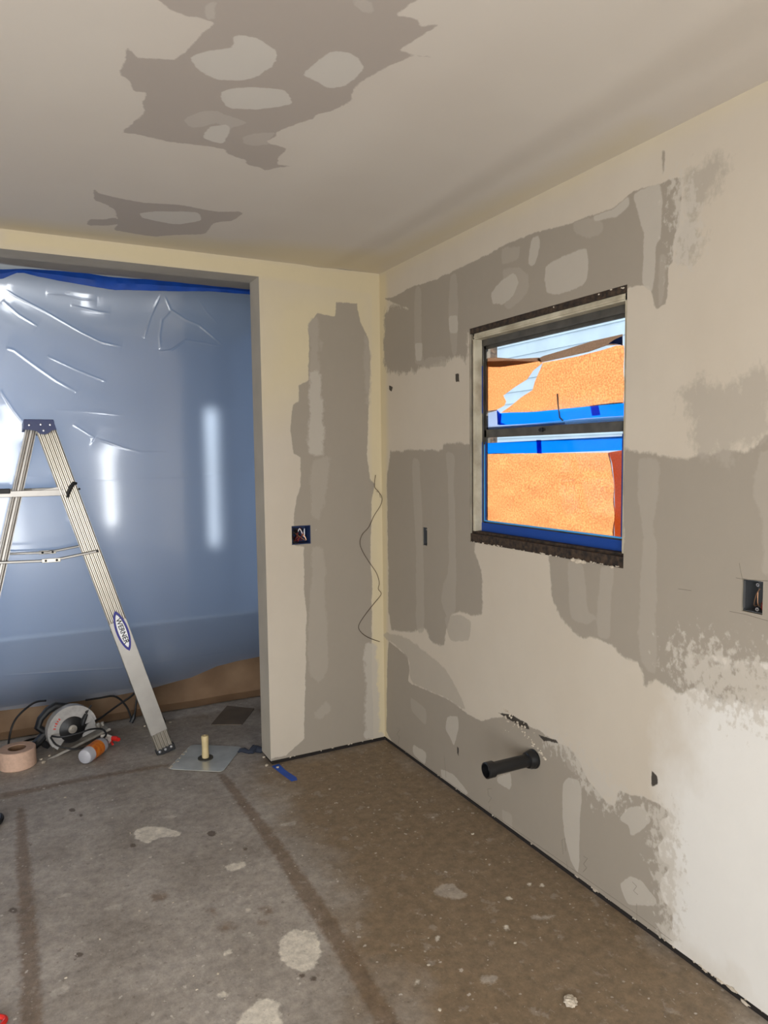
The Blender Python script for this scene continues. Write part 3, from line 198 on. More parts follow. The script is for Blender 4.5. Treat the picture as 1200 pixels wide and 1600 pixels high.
  ('line', 0.02, [(-1.305,-0.85),(-1.313,-0.863),(-1.317,-0.865),(-1.332,-0.864),(-1.336,-0.861),(-1.348,-0.848),(-1.351,-0.842),(-1.354,-0.823),(-1.353,-0.818),(-1.345,-0.805),(-1.341,-0.803),(-1.326,-0.804),(-1.321,-0.806),(-1.309,-0.821),(-1.306,-0.826),(-1.304,-0.845)]),
  ('line', 0.02, [(-1.045,-1.152),(-1.05,-1.156),(-1.052,-1.157),(-1.058,-1.156),(-1.06,-1.155),(-1.065,-1.15),(-1.066,-1.148),(-1.066,-1.14),(-1.066,-1.138),(-1.061,-1.134),(-1.059,-1.133),(-1.053,-1.134),(-1.051,-1.135),(-1.046,-1.14),(-1.045,-1.143),(-1.045,-1.15)]),
  ('line', 0.02, [(-1.148,-1.115),(-1.155,-1.122),(-1.158,-1.123),(-1.168,-1.122),(-1.171,-1.12),(-1.179,-1.112),(-1.181,-1.108),(-1.182,-1.097),(-1.181,-1.093),(-1.175,-1.086),(-1.172,-1.084),(-1.161,-1.086),(-1.158,-1.087),(-1.15,-1.096),(-1.148,-1.1),(-1.147,-1.112)]),
  ('line', 0.012, [(-0.895,0.026),(-0.864,0.009),(-0.858,-0.033),(-0.853,-0.238),(-0.851,-0.317),(-0.839,-0.551),(-0.837,-0.626),(-0.836,-0.819),(-0.836,-0.893),(-0.835,-1.113),(-0.836,-1.187),(-0.845,-1.388),(-0.849,-1.473),(-0.863,-1.738),(-0.873,-1.774),(-0.918,-1.75),(-0.923,-1.709),(-0.906,-1.47),(-0.903,-1.385),(-0.903,-1.155),(-0.902,-1.076),(-0.892,-0.862),(-0.891,-0.787),(-0.893,-0.583),(-0.893,-0.512),(-0.894,-0.321),(-0.895,-0.247),(-0.9,-0.014)]),
  ('line', 0.015, [(-1.753,0.126),(-1.729,0.112),(-1.724,0.049),(-1.718,-0.263),(-1.716,-0.366),(-1.712,-0.643),(-1.711,-0.728),(-1.71,-0.945),(-1.71,-1.034),(-1.713,-1.3),(-1.72,-1.337),(-1.76,-1.316),(-1.766,-1.271),(-1.76,-1.006),(-1.76,-0.918),(-1.761,-0.701),(-1.762,-0.615),(-1.764,-0.34),(-1.763,-0.238),(-1.758,0.068)]),
  ('line', 0.02, [(-1.801,0.311),(-1.68,0.308),(-1.635,0.307),(-1.497,0.309),(-1.423,0.304),(-1.132,0.275),(-1.079,0.265),(-1.085,0.239),(-1.138,0.238),(-1.428,0.26),(-1.501,0.263),(-1.637,0.259),(-1.682,0.258),(-1.801,0.252),(-1.822,0.258),(-1.822,0.304)]),
  ('brown', 0.16, [(-0.759,-0.092),(-0.62,0.035),(0.027,0.046),(0.104,-0.958),(0.048,-2.116),(-0.185,-2.313),(-0.857,-1.948),(-0.859,-1.621),(-0.814,-1.266),(-0.682,-0.861)]),
 ],
}
CREASES = [
  (0.006, 0.004, [(-1.503,2.374),(-1.419,2.375),(-1.329,2.359),(-1.26,2.359)]),
  (0.008, 0.007, [(-1.691,2.374),(-1.65,2.349),(-1.502,2.278),(-1.348,2.193),(-1.245,2.145),(-1.138,2.126)]),
  (0.008, 0.006, [(-1.704,2.32),(-1.633,2.256),(-1.549,2.206)]),
  (0.012, 0.006, [(-1.699,2.087),(-1.663,2.078),(-1.579,2.011),(-1.472,1.931),(-1.373,1.873)]),
  (0.009, 0.005, [(-1.511,2.056),(-1.368,1.99),(-1.224,1.934)]),
  (0.009, 0.007, [(-0.93,2.414),(-0.984,2.295),(-1.02,2.178)]),
  (0.01, 0.008, [(-0.917,2.428),(-0.875,2.342),(-0.793,2.296),(-0.714,2.27),(-0.562,2.153)]),
  (0.012, 0.006, [(-0.875,2.342),(-0.922,2.287),(-0.938,2.196),(-0.934,2.125)]),
  (0.008, 0.006, [(-0.562,2.153),(-0.677,2.173),(-0.796,2.182),(-0.876,2.122),(-0.941,2.112)]),
  (0.01, 0.008, [(-1.736,1.874),(-1.677,1.768),(-1.637,1.709),(-1.596,1.637)]),
  (0.008, 0.005, [(-1.403,1.705),(-1.295,1.631)]),
  (0.01, 0.003, [(-1.295,1.631),(-1.159,1.58),(-1.062,1.553),(-0.909,1.552)]),
  (0.008, 0.004, [(-1.388,2.324),(-1.274,2.303),(-1.192,2.297)]),
  (0.004, 0.0015, [(-1.49,1.778),(-1.296,1.769),(-1.128,1.753)]),
  (0.004, 0.0015, [(-0.73,1.775),(-0.579,1.802),(-0.424,1.825)]),
  (0.004, 0.0015, [(-1.105,1.398),(-0.809,1.411),(-0.42,1.443)]),
  (0.006, 0.004, [(-1.807,0.382),(-1.21,0.331),(-0.434,0.339)]),
  (0.004, 0.0015, [(-1.756,1.444),(-1.458,1.416),(-1.168,1.402),(-0.785,1.41),(-0.404,1.439)]),
  (0.01, 0.003, [(-0.748,2.443),(-0.672,2.345),(-0.606,2.284)]),
]
PENCIL = [[(-2.057,1.179),(-2.076,1.178),(-2.149,1.184)],[(-2.066,1.22),(-2.076,1.178)],[(-2.041,1.084),(-2.088,1.085),(-2.152,1.08)],[(-1.871,1.119),(-1.916,1.121)],[(-1.391,0.064),(-1.384,0.116),(-1.4,0.129),(-1.404,0.083)],[(-1.408,0.049),(-1.415,0.011)],[(-1.495,0.11),(-1.514,0.112),(-1.495,0.082),(-1.511,0.076),(-1.493,0.052)],[(-0.928,0.116),(-0.955,0.13)],[(-0.928,0.116),(-0.933,0.09),(-0.955,0.089),(-0.933,0.059)],[(-0.942,0.047),(-0.942,0.002)],[(-0.135,0.113),(-0.169,0.114),(-0.134,0.078),(-0.161,0.071),(-0.147,0.028)],[(-1.735,0.073),(-1.737,0.018)],[(-1.716,0.136),(-1.734,0.131),(-1.721,0.109),(-1.74,0.106)],[(-0.626,0.023),(-0.637,-0.015)],[(-0.959,0.01),(-1.458,0.034),(-1.749,0.038),(-1.874,0.034)],[(-0.098,0.011),(-0.621,0.021),(-0.959,0.01)],[(-0.59,0.136),(-0.605,0.035)]]
WIRE = [(-0.039,1.419),(-0.047,1.36),(-0.025,1.333),(-0.003,1.299),(-0.011,1.259),(-0.049,1.207),(-0.083,1.149),(-0.121,1.115),(-0.136,1.072),(-0.119,1.025),(-0.082,0.968),(-0.039,0.907),(-0.024,0.855),(-0.032,0.822),(-0.017,0.793),(-0.063,0.744),(-0.117,0.685),(-0.147,0.638),(-0.133,0.603),(-0.092,0.57),(-0.029,0.541)]
SHEET_BOTTOM = [(-1.817,0.184),(-1.633,0.176),(-1.441,0.171),(-1.24,0.169),(-1.057,0.176),(-0.918,0.195),(-0.806,0.208),(-0.651,0.255),(-0.532,0.269),(-0.393,0.277)]
TAPE_TOP = [(-1.707,2.458,2.411),(-1.622,2.47,2.459),(-1.535,2.476,2.444),(-1.416,2.479,2.431),(-1.309,2.481,2.422),(-1.183,2.474,2.411),(-1.103,2.476,2.418),(-0.833,2.489,2.437),(-0.674,2.48,2.452),(-0.426,2.49,2.457)]
WINPAPER = {'low':(0.067,[(-0.814,1.524),(-1.022,1.521),(-1.3,1.52),(-1.521,1.52),(-1.533,1.486),(-1.546,1.409),(-1.549,1.332),(-1.552,1.235),(-1.556,1.223),(-0.821,1.222),(-0.817,1.41)]),'low_fold':(0.067,[(-1.517,1.52),(-1.576,1.527),(-1.586,1.232),(-1.549,1.232),(-1.546,1.409),(-1.533,1.486)]),'up_big':(0.08,[(-0.914,1.688),(-0.98,1.713),(-1.04,1.74),(-1.11,1.763),(-1.121,1.793),(-1.171,1.861),(-1.24,1.86),(-1.361,1.86),(-1.471,1.866),(-1.54,1.873),(-1.57,1.869),(-1.573,1.681),(-1.382,1.681),(-1.122,1.679)]),'up_small':(0.08,[(-0.762,1.924),(-1.154,1.876),(-1.165,1.86),(-1.11,1.837),(-1.075,1.808),(-0.992,1.782),(-0.923,1.757),(-0.942,1.732),(-0.93,1.716),(-0.878,1.702),(-0.81,1.702),(-0.762,1.68)]),'curl_big':(0.08,[(-1.143,1.877),(-1.176,1.884),(-1.301,1.892),(-1.435,1.903),(-1.569,1.905),(-1.57,1.871),(-1.498,1.878),(-1.417,1.868),(-1.281,1.864),(-1.16,1.861)]),'curl_small':(0.08,[(-0.755,1.925),(-0.878,1.916),(-1.016,1.893),(-1.154,1.881),(-1.165,1.867),(-1.052,1.868),(-0.916,1.872),(-0.755,1.891)]),'tape_up':(0.08,[(-0.897,1.687),(-1.122,1.684),(-1.382,1.686),(-1.573,1.691),(-1.574,1.64),(-1.383,1.641),(-1.123,1.637),(-0.893,1.638)]),'tape_mid':(0.067,[(-0.773,1.565),(-1.194,1.569),(-1.584,1.573),(-1.585,1.527),(-1.398,1.524),(-1.195,1.521),(-0.773,1.52)]),'lap_up':(0.08,[(-1.415,1.684),(-1.452,1.686),(-1.464,1.649),(-1.425,1.648)]),'lap_mid':(0.067,[(-1.152,1.571),(-1.179,1.57),(-1.184,1.519),(-1.157,1.52)]),'lap_end':(0.08,[(-0.878,1.702),(-0.91,1.68),(-0.906,1.649),(-0.942,1.638),(-0.884,1.64)]),'corner':(0.08,[(-1.506,1.882),(-1.532,1.892),(-1.569,1.899),(-1.57,1.868),(-1.545,1.877)]),'film':(0.08,[(-0.762,1.688),(-0.893,1.701),(-0.901,1.637),(-1.284,1.632),(-1.284,1.623),(-0.762,1.615)]),'tie':(0.08,[(-1.254,1.737),(-1.258,1.703),(-1.263,1.675),(-1.268,1.65),(-1.284,1.639)])}

# ------------------------------------------------------------------ helpers
def tag(o, label=None, cat=None, group=None, kind=None):
    if label: o['label'] = label
    if cat: o['category'] = cat
    if group: o['group'] = group
    if kind: o['kind'] = kind
    return o

def thing(name, label, cat, loc=(0, 0, 0), group=None):
    o = bpy.data.objects.new(name, None); col.objects.link(o)
    o.location = loc; o.empty_display_size = .1
    bpy.context.view_layer.update()
    return tag(o, label, cat, group)

class MB:
    """collects shapes in world metres; build() links them as one mesh object"""
    def __init__(self): self.bm = bmesh.new()
    def box(self, c, s, rot=None, bevel=0.0):
        mt = Matrix.Translation(c)
        if rot is not None: mt = mt @ (rot if isinstance(rot, Matrix) else rot.to_matrix().to_4x4())
        r = bmesh.ops.create_cube(self.bm, size=1.0, matrix=mt @ Matrix.Diagonal((s[0], s[1], s[2], 1)))
        if bevel:
            es = list({e for v in r['verts'] for e in v.link_edges})
            bmesh.ops.bevel(self.bm, geom=es, offset=bevel, segments=2, affect='EDGES', profile=.5)
        return self
    def bb(self, x0, x1, y0, y1, z0, z1, bevel=0.0):
        return self.box(((x0+x1)/2, (y0+y1)/2, (z0+z1)/2), (abs(x1-x0), abs(y1-y0), abs(z1-z0)), None, bevel)
    def tube(self, pts, r, seg=10, caps=True):
        pts = [Vector(p) for p in pts]; n = len(pts)
        rad = r if isinstance(r, (list, tuple)) else [r]*n
        rings = []; up = None
        for i, p in enumerate(pts):
            t = (pts[min(i+1, n-1)] - pts[max(i-1, 0)]).normalized()
            if up is None:
                up = Vector((0, 0, 1)) if abs(t.z) < .9 else Vector((1, 0, 0))
            a = (up - t*up.dot(t)).normalized(); b = t.cross(a); up = a
            rings.append([self.bm.verts.new(p + (a*math.cos(k*2*math.pi/seg) + b*math.sin(k*2*math.pi/seg))*rad[i]) for k in range(seg)])
        for i in range(n-1):
            for k in range(seg):
                self.bm.faces.new((rings[i][k], rings[i][(k+1) % seg], rings[i+1][(k+1) % seg], rings[i+1][k]))
        if caps:
            self.bm.faces.new(list(reversed(rings[0]))); self.bm.faces.new(rings[-1])
        return self
    def lathe(self, prof, c, axis=(0, 0, 1), seg=32, closed=False):
        """prof: (radius, height along axis)"""
        q = Vector((0, 0, 1)).rotation_difference(Vector(axis).normalized()); c = Vector(c)
        rings = []
        for r, h in prof:
            if r < 1e-6: rings.append([self.bm.verts.new(c + q @ Vector((0, 0, h)))])
            else: rings.append([self.bm.verts.new(c + q @ Vector((r*math.cos(k*2*math.pi/seg), r*math.sin(k*2*math.pi/seg), h))) for k in range(seg)])
        idx = list(range(len(rings)-1)) + ([-1] if closed else [])
        for i in idx:
            A, B = rings[i], rings[i+1]
            for k in range(seg):
                k2 = (k+1) % seg
                if len(A) == 1 and len(B) == 1: continue
                if len(A) == 1: self.bm.faces.new((A[0], B[k2], B[k]))
                elif len(B) == 1: self.bm.faces.new((A[k], A[k2], B[0]))
                else: self.bm.faces.new((A[k], A[k2], B[k2], B[k]))
        return self
    def prism(self, pts, o, ax, ay, an, t0, t1):
        """2-D outline pts in the plane (ax, ay) at o, thickness t0..t1 along an"""
        o, ax, ay, an = Vector(o), Vector(ax), Vector(ay), Vector(an)
        A = [self.bm.verts.new(o + ax*p[0] + ay*p[1] + an*t0) for p in pts]
        B = [self.bm.verts.new(o + ax*p[0] + ay*p[1] + an*t1) for p in pts]
        self.bm.faces.new(A); self.bm.faces.new(list(reversed(B)))
        n = len(pts)
        for i in range(n): self.bm.faces.new((A[i], B[i], B[(i+1) % n], A[(i+1) % n]))
        return self
    def blob(self, c, s, seed=0, rough=.3, sub=2):
        rd = random.Random(seed)
        r = bmesh.ops.create_icosphere(self.bm, subdivisions=sub, radius=1.0, matrix=Matrix.Identity(4))
        q = Quaternion((rd.random(), rd.random(), rd.random(), rd.random())).normalized()
        for v in r['verts']:
            k = 1 + rough*(rd.random()-.5)
            p = v.co*k
            v.co = Vector(c) + Vector((p.x*s[0], p.y*s[1], p.z*s[2]))
        return self
    def build(self, name, mat, parent=None, smooth=False, angle=35):
        bmesh.ops.recalc_face_normals(self.bm, faces=self.bm.faces[:])
        me = bpy.data.meshes.new(name)
        off = parent_world(parent) if parent else Vector((0, 0, 0))
        if parent: bmesh.ops.translate(self.bm, verts=self.bm.verts[:], vec=-off)
        elif self.bm.verts:
            xs = [v.co for v in self.bm.verts]
            lo = Vector([min(c[i] for c in xs) for i in range(3)]); hi = Vector([max(c[i] for c in xs) for i in range(3)])
            off = Vector(((lo.x+hi.x)/2, (lo.y+hi.y)/2, lo.z))
            bmesh.ops.translate(self.bm, verts=self.bm.verts[:], vec=-off)
        if smooth:
            for f in self.bm.faces: f.smooth = True
            lim = math.radians(angle)
            for e in self.bm.edges:
                if len(e.link_faces) == 2 and e.calc_face_angle(0) > lim: e.smooth = False
        self.bm.to_mesh(me); self.bm.free()
        me.materials.append(mat)
        o = bpy.data.objects.new(name, me); col.objects.link(o)
        if parent: o.parent = parent
        else: o.location = off
        return o

def parent_world(p):
    v = Vector((0, 0, 0))
    while p: v += p.location; p = p.parent
    return v

def nodes(mat):
    mat.use_nodes = True
    n, l = mat.node_tree.nodes, mat.node_tree.links
    n.clear()
    return n, l

def mat(name, rgb, rough=.6, metal=0.0, noise=0.0, scale=30, bump=0.0, bscale=120, spec=.5, rgb2=None, coat=0):
    m = bpy.data.materials.new(name); n, l = nodes(m)
    out = n.new('ShaderNodeOutputMaterial'); b = n.new('ShaderNodeBsdfPrincipled'); l.new(b.outputs[0], out.inputs[0])
    b.inputs['Roughness'].default_value = rough; b.inputs['Metallic'].default_value = metal
    b.inputs['Specular IOR Level'].default_value = spec; b.inputs['Coat Weight'].default_value = coat
    c1 = lin(*rgb)
    tc = n.new('ShaderNodeTexCoord')
    if noise or rgb2:
        nz = n.new('ShaderNodeTexNoise'); nz.inputs['Scale'].default_value = scale; nz.inputs['Detail'].default_value = 6
        l.new(tc.outputs['Object'], nz.inputs['Vector'])
        mx = n.new('ShaderNodeMix'); mx.data_type = 'RGBA'
        mr = n.new('ShaderNodeMapRange'); mr.inputs[1].default_value = .35; mr.inputs[2].default_value = .65
        l.new(nz.outputs[0], mr.inputs[0]); l.new(mr.outputs[0], mx.inputs[0])
        mx.inputs[6].default_value = c1
        mx.inputs[7].default_value = lin(*rgb2) if rgb2 else tuple(max(0, c*(1-noise)) for c in c1[:3]) + (1,)
        l.new(mx.outputs[2], b.inputs['Base Color'])
    else: b.inputs['Base Color'].default_value = c1
    if bump:
        nb = n.new('ShaderNodeTexNoise'); nb.inputs['Scale'].default_value = bscale; nb.inputs['Detail'].default_value = 4
        l.new(tc.outputs['Object'], nb.inputs['Vector'])
        bp = n.new('ShaderNodeBump'); bp.inputs['Strength'].default_value = bump; bp.inputs['Distance'].default_value = .004
        l.new(nb.outputs[0], bp.inputs['Height']); l.new(bp.outputs[0], b.inputs['Normal'])
    return m

def layered(name, base, base2, layers, rough=.75, amp=.005, nscale=26, spots=None, bump=.06, big=3.0, stretch=(1, 1, 1), spec=.35, fine=0.0, fscale=60, flecks=()):
    """paint, skim coat and bare board: every layer is a traced outline stored as a signed distance on the mesh;
    noise roughens its edge. layers: (attribute, colour, opacity)"""
    m = bpy.data.materials.new(name); n, l = nodes(m)
    out = n.new('ShaderNodeOutputMaterial'); b = n.new('ShaderNodeBsdfPrincipled'); l.new(b.outputs[0], out.inputs[0])
    b.inputs['Roughness'].default_value = rough; b.inputs['Specular IOR Level'].default_value = spec
    tc = n.new('ShaderNodeTexCoord')
    mp = n.new('ShaderNodeMapping'); mp.inputs['Scale'].default_value = stretch
    l.new(tc.outputs['Object'], mp.inputs[0])
    def noise(s, det=5, rg=.6, src=mp):
        z = n.new('ShaderNodeTexNoise'); z.inputs['Scale'].default_value = s; z.inputs['Detail'].default_value = det; z.inputs['Roughness'].default_value = rg
        l.new(src.outputs[0], z.inputs['Vector']); return z.outputs[0]
    def mapr(x, a, c, lo=0, hi=1):
        r = n.new('ShaderNodeMapRange'); r.inputs[1].default_value = a; r.inputs[2].default_value = c
        r.inputs[3].default_value = lo; r.inputs[4].default_value = hi; l.new(x, r.inputs[0]); return r.outputs[0]
    def mix(fac, a, c):
        x = n.new('ShaderNodeMix'); x.data_type = 'RGBA'; l.new(fac, x.inputs[0])
        for v, i in ((a, 6), (c, 7)):
            if isinstance(v, tuple): x.inputs[i].default_value = v
            else: l.new(v, x.inputs[i])
        return x.outputs[2]
    def math_(op, a, c):
        x = n.new('ShaderNodeMath'); x.operation = op
        for v, i in ((a, 0), (c, 1)):
            if isinstance(v, (int, float)): x.inputs[i].default_value = v
            else: l.new(v, x.inputs[i])
        return x.outputs[0]
    cur = mix(mapr(noise(big, 3), .35, .65), lin(*base), lin(*base2))
    edge = math_('ADD', math_('MULTIPLY', math_('SUBTRACT', noise(nscale*.6, 3), .5), amp*2.4), math_('MULTIPLY', math_('SUBTRACT', noise(nscale*4, 4), .5), amp*1.1))
    for lay in layers:
        att, rgb, op = lay[:3]
        a = n.new('ShaderNodeAttribute'); a.attribute_name = att
        e = edge if len(lay) < 4 else math_('MULTIPLY', math_('SUBTRACT', noise(lay[4], 4), .5), lay[3]*2)
        v = math_('ADD', a.outputs['Fac'], e)
        hw = .0022 if len(lay) < 4 else .004
        msk = math_('MULTIPLY', mapr(v, -hw, hw), op)
        cur = mix(msk, cur, lin(*rgb))
    if fine:
        f = mapr(noise(fscale, 8, .75), .30, .70, 1-fine, 1+fine)
        x = n.new('ShaderNodeVectorMath'); x.operation = 'SCALE'; l.new(cur, x.inputs[0]); l.new(f, x.inputs['Scale']); cur = x.outputs[0]
    for sc, lo, rgb, op, st in flecks:
        mp2 = n.new('ShaderNodeMapping'); mp2.inputs['Scale'].default_value = (1, st, 1); mp2.inputs['Rotation'].default_value = (0, 0, sc*.37)
        l.new(tc.outputs['Object'], mp2.inputs[0])
        cur = mix(math_('MULTIPLY', mapr(noise(sc, 4, .65, mp2), lo, lo+.06), op), cur, lin(*rgb))
    for (sc, th, rgb, op) in (spots or []):
        vo = n.new('ShaderNodeTexVoronoi'); vo.inputs['Scale'].default_value = sc; vo.inputs['Randomness'].default_value = 1
        wob = n.new('ShaderNodeVectorMath'); wob.operation = 'MULTIPLY_ADD'
        nz = n.new('ShaderNodeTexNoise'); nz.inputs['Scale'].default_value = sc*2.2; l.new(tc.outputs['Object'], nz.inputs['Vector'])
        l.new(nz.outputs['Color'], wob.inputs[0]); wob.inputs[1].default_value = (.5/sc,)*3; l.new(tc.outputs['Object'], wob.inputs[2])
        l.new(wob.outputs[0], vo.inputs['Vector'])
        # only some cells carry a spot, of varying size
        sep = n.new('ShaderNodeSeparateColor'); l.new(vo.outputs['Color'], sep.inputs[0])
        keep = mapr(sep.outputs[0], .72, .98, 0, th)
        d = math_('SUBTRACT', keep, vo.outputs['Distance'])
        cur = mix(math_('MULTIPLY', mapr(d, 0, .03), op), cur, lin(*rgb))
    l.new(cur, b.inputs['Base Color'])
    bp = n.new('ShaderNodeBump'); bp.inputs['Strength'].default_value = bump; bp.inputs['Distance'].default_value = .003
    l.new(noise(90, 4), bp.inputs['Height']); l.new(bp.outputs[0], b.inputs['Normal'])
    return m

def poly_sd(P, pts):
    """signed distance (positive inside) of points P (n,2) to polygon pts"""
    pts = np.asarray(pts, float); n = len(pts)
    d = np.full(len(P), 1e9); s = np.zeros(len(P), bool)
    for i in range(n):
        a, b = pts[i], pts[(i+1) % n]
        e = b-a; w = P-a
        t = np.clip((w@e)/max(e@e, 1e-12), 0, 1)
        q = w-t[:, None]*e
        d = np.minimum(d, (q**2).sum(1))
        c = ((a[1] > P[:, 1]) != (b[1] > P[:, 1]))
        with np.errstate(divide='ignore', invalid='ignore'):
            xi = (b[0]-a[0])*(P[:, 1]-a[1])/(b[1]-a[1]+1e-15)+a[0]
        s ^= c & (P[:, 0] < xi)
    d = np.sqrt(d)
    return np.where(s, d, -d)

def lines(segs):
    """segs: list of (start, end, step) -> sorted coordinates"""
    v = []
    for a, b, st in segs:
        k = max(1, int(round((b-a)/st))); v += [a+(b-a)*i/k for i in range(k+1)]
    return np.array(sorted(set(np.round(v, 5))))

def surface(name, us, vs, holes, place, data, attrs, material, disp=None, flip=False):
    """fine grid mesh in (u,v); holes: (u0,u1,v0,v1) left out; place(U,V)->(n,3)"""
    for u0, u1, v0, v1 in holes:
        us = np.append(us, [u0, u1]); vs = np.append(vs, [v0, v1])
    us = np.unique(np.round(us, 5)); vs = np.unique(np.round(vs, 5))
    U, V = np.meshgrid(us, vs, indexing='ij'); P = np.stack([U.ravel(), V.ravel()], 1)
    co = place(P[:, 0], P[:, 1])
    nu, nv = len(us), len(vs)
    ii, jj = np.meshgrid(np.arange(nu-1), np.arange(nv-1), indexing='ij'); ii = ii.ravel(); jj = jj.ravel()
    uc = (us[ii]+us[ii+1])/2; vc = (vs[jj]+vs[jj+1])/2
    keep = np.ones(len(ii), bool)
    for u0, u1, v0, v1 in holes: keep &= ~((uc > u0) & (uc < u1) & (vc > v0) & (vc < v1))
    ii, jj = ii[keep], jj[keep]
    q = np.stack([ii*nv+jj, (ii+1)*nv+jj, (ii+1)*nv+jj+1, ii*nv+jj+1], 1)
    if flip: q = q[:, ::-1]
    used = np.unique(q); remap = -np.ones(len(P), int); remap[used] = np.arange(len(used))
    q = remap[q]; co = co[used]; P = P[used]
    me = bpy.data.meshes.new(name)
    me.vertices.add(len(co)); me.vertices.foreach_set('co', co.astype(np.float32).ravel())
    me.loops.add(q.size); me.loops.foreach_set('vertex_index', q.astype(np.int32).ravel())
    me.polygons.add(len(q)); me.polygons.foreach_set('loop_start', np.arange(0, q.size, 4, dtype=np.int32))
    me.polygons.foreach_set('loop_total', np.full(len(q), 4, np.int32))
    me.update(); me.validate()
    for at in attrs:
        val = np.full(len(P), -.1)
        for lay, soft, pts in data:
            if lay != at: continue
            bx = np.asarray(pts); mg = max(.12, soft*8)
            sel = (P[:, 0] > bx[:, 0].min()-mg) & (P[:, 0] < bx[:, 0].max()+mg) & (P[:, 1] > bx[:, 1].min()-mg) & (P[:, 1] < bx[:, 1].max()+mg)
            if not sel.any(): continue
            sd = poly_sd(P[sel], pts)*(.006/soft)
            val[sel] = np.maximum(val[sel], np.clip(sd, -.1, .1))
        a = me.attributes.new(at, 'FLOAT', 'POINT'); a.data.foreach_set('value', val.astype(np.float32))
    me.materials.append(material)
    me.polygons.foreach_set('use_smooth', np.ones(len(q), bool))
    o = bpy.data.objects.new(name, me); col.objects.link(o)
    return o

def add_boxes(o, boxes, material):
    """solid wall body behind the surface, appended to the same mesh"""
    me = o.data; me.materials.append(material); k = len(me.materials)-1
    bm = bmesh.new(); bm.from_mesh(me)
    for (x0, x1, y0, y1, z0, z1) in boxes:
        r = bmesh.ops.create_cube(bm, size=1.0, matrix=Matrix.Translation(((x0+x1)/2, (y0+y1)/2, (z0+z1)/2)) @ Matrix.Diagonal((x1-x0, y1-y0, z1-z0, 1)))
        for f in {f for v in r['verts'] for f in v.link_faces}: f.material_index = k; f.smooth = False
    bm.to_mesh(me); bm.free()

def cells(u0, u1, v0, v1, holes):
    """the rectangle minus the holes, as rectangles"""
    us = sorted({u0, u1} | {c for h in holes for c in h[:2]}); out = []
    for a, b in zip(us, us[1:]):
        cuts = sorted([(h[2], h[3]) for h in holes if h[0] < (a+b)/2 < h[1]])
        z = v0
        for c, d in cuts:
            if c > z: out.append((a, b, z, c))
            z = max(z, d)
        if z < v1: out.append((a, b, z, v1))
    return out

# ------------------------------------------------------------------ materials
M = {}
M['wall_edge'] = mat('raw_board_edge', (150, 142, 126), .9, noise=.25, scale=14)
M['dark_gap'] = mat('dark_gap', (24, 18, 14), .95)
M['plain_wall'] = mat('plain_cream_wall', (196, 186, 170), .8)
M['bare_jamb'] = mat('skimmed_jamb', (178, 170, 156), .85, noise=.12, scale=5)
M['blue_room'] = mat('next_room_wall', (176, 182, 192), .85, noise=.2, scale=2)
M['old_wood'] = mat('old_dark_wood', (66, 50, 36), .85, rgb2=(22, 15, 10), scale=60, bump=.8, bscale=70)
M['wood_trim'] = mat('weathered_cream_trim', (196, 188, 166), .6, rgb2=(160, 150, 128), scale=14, bump=.2)
M['alu_grey'] = mat('grey_window_frame', (88, 84, 76), .5, metal=.2, noise=.4, scale=18)
M['white_frame'] = mat('white_outer_frame', (228, 232, 240), .5)
M['alu'] = mat('ladder_aluminium', (186, 180, 168), .30, metal=.9, noise=.06, scale=12)
M['alu_side'] = mat('ladder_aluminium_web', (166, 162, 156), .40, metal=.8, noise=.10, scale=14)
M['blue_plastic'] = mat('dark_blue_plastic', (14, 34, 92), .4)
M['black'] = mat('black_rubber', (14, 14, 16), .55)
M['rivet'] = mat('rivet', (196, 196, 200), .3, metal=.9)
M['decal_blue'] = mat('decal_blue', (22, 22, 130), .4)
M['decal_white'] = mat('decal_white', (236, 236, 240), .4)
M['decal_black'] = mat('decal_black', (12, 12, 14), .5)
M['saw_grey'] = mat('saw_grey', (176, 173, 170), .42, metal=.2, noise=.2, scale=40)
M['saw_steel'] = mat('saw_steel', (180, 174, 164), .4, metal=.5, noise=.3, scale=30)
M['saw_dark'] = mat('saw_blade', (26, 25, 26), .45, metal=.2, noise=.3, scale=60)
M['saw_red'] = mat('saw_red', (196, 58, 46), .5)
M['paper_pink'] = mat('pinkish_paper_roll', (206, 172, 150), .85, noise=.12, scale=60)
M['core_brown'] = mat('cardboard_core', (120, 92, 70), .9)
M['galv'] = mat('galvanised_plate', (206, 208, 202), .30, metal=.45, noise=.25, scale=9, bump=.05, bscale=25)
M['handle_wood'] = mat('handle_wood', (206, 186, 140), .6, noise=.18, scale=25)
M['rubber_pad'] = mat('rubber_washer', (58, 56, 50), .8)
M['kraft'] = mat('brown_kraft_paper', (140, 112, 84), .75, rgb2=(118, 90, 64), scale=4, bump=.35, bscale=9)
M['kraft_dark'] = mat('dark_brown_card', (104, 92, 80), .85, noise=.2, scale=8)
M['orange'] = mat('orange_label', (214, 126, 34), .5, rgb2=(190, 90, 24), scale=60)
M['clear_plastic'] = mat('cloudy_bottle_plastic', (176, 176, 182), .25, noise=.1, scale=20)
M['red_plastic'] = mat('red_plastic', (196, 36, 28), .4)
M['white_plastic'] = mat('white_plastic', (214, 208, 200), .4)
M['abs_black'] = mat('black_abs_pipe', (20, 20, 22), .38, noise=.3, scale=60)
M['plaster'] = mat('plaster_crumb', (196, 184, 166), .9, noise=.2, scale=90, bump=.5)
M['wire'] = mat('brown_wire', (70, 52, 36), .6)
M['box_blue'] = mat('blue_box_plastic', (26, 44, 84), .5)
M['box_grey'] = mat('grey_box_metal', (96, 98, 100), .45, metal=.6)
M['wire_red'] = mat('red_insulation', (110, 28, 24), .5)
M['copper'] = mat('copper_strand', (180, 140, 110), .35, metal=.8)
M['pencil'] = mat('pencil_line', (120, 112, 100), .9)
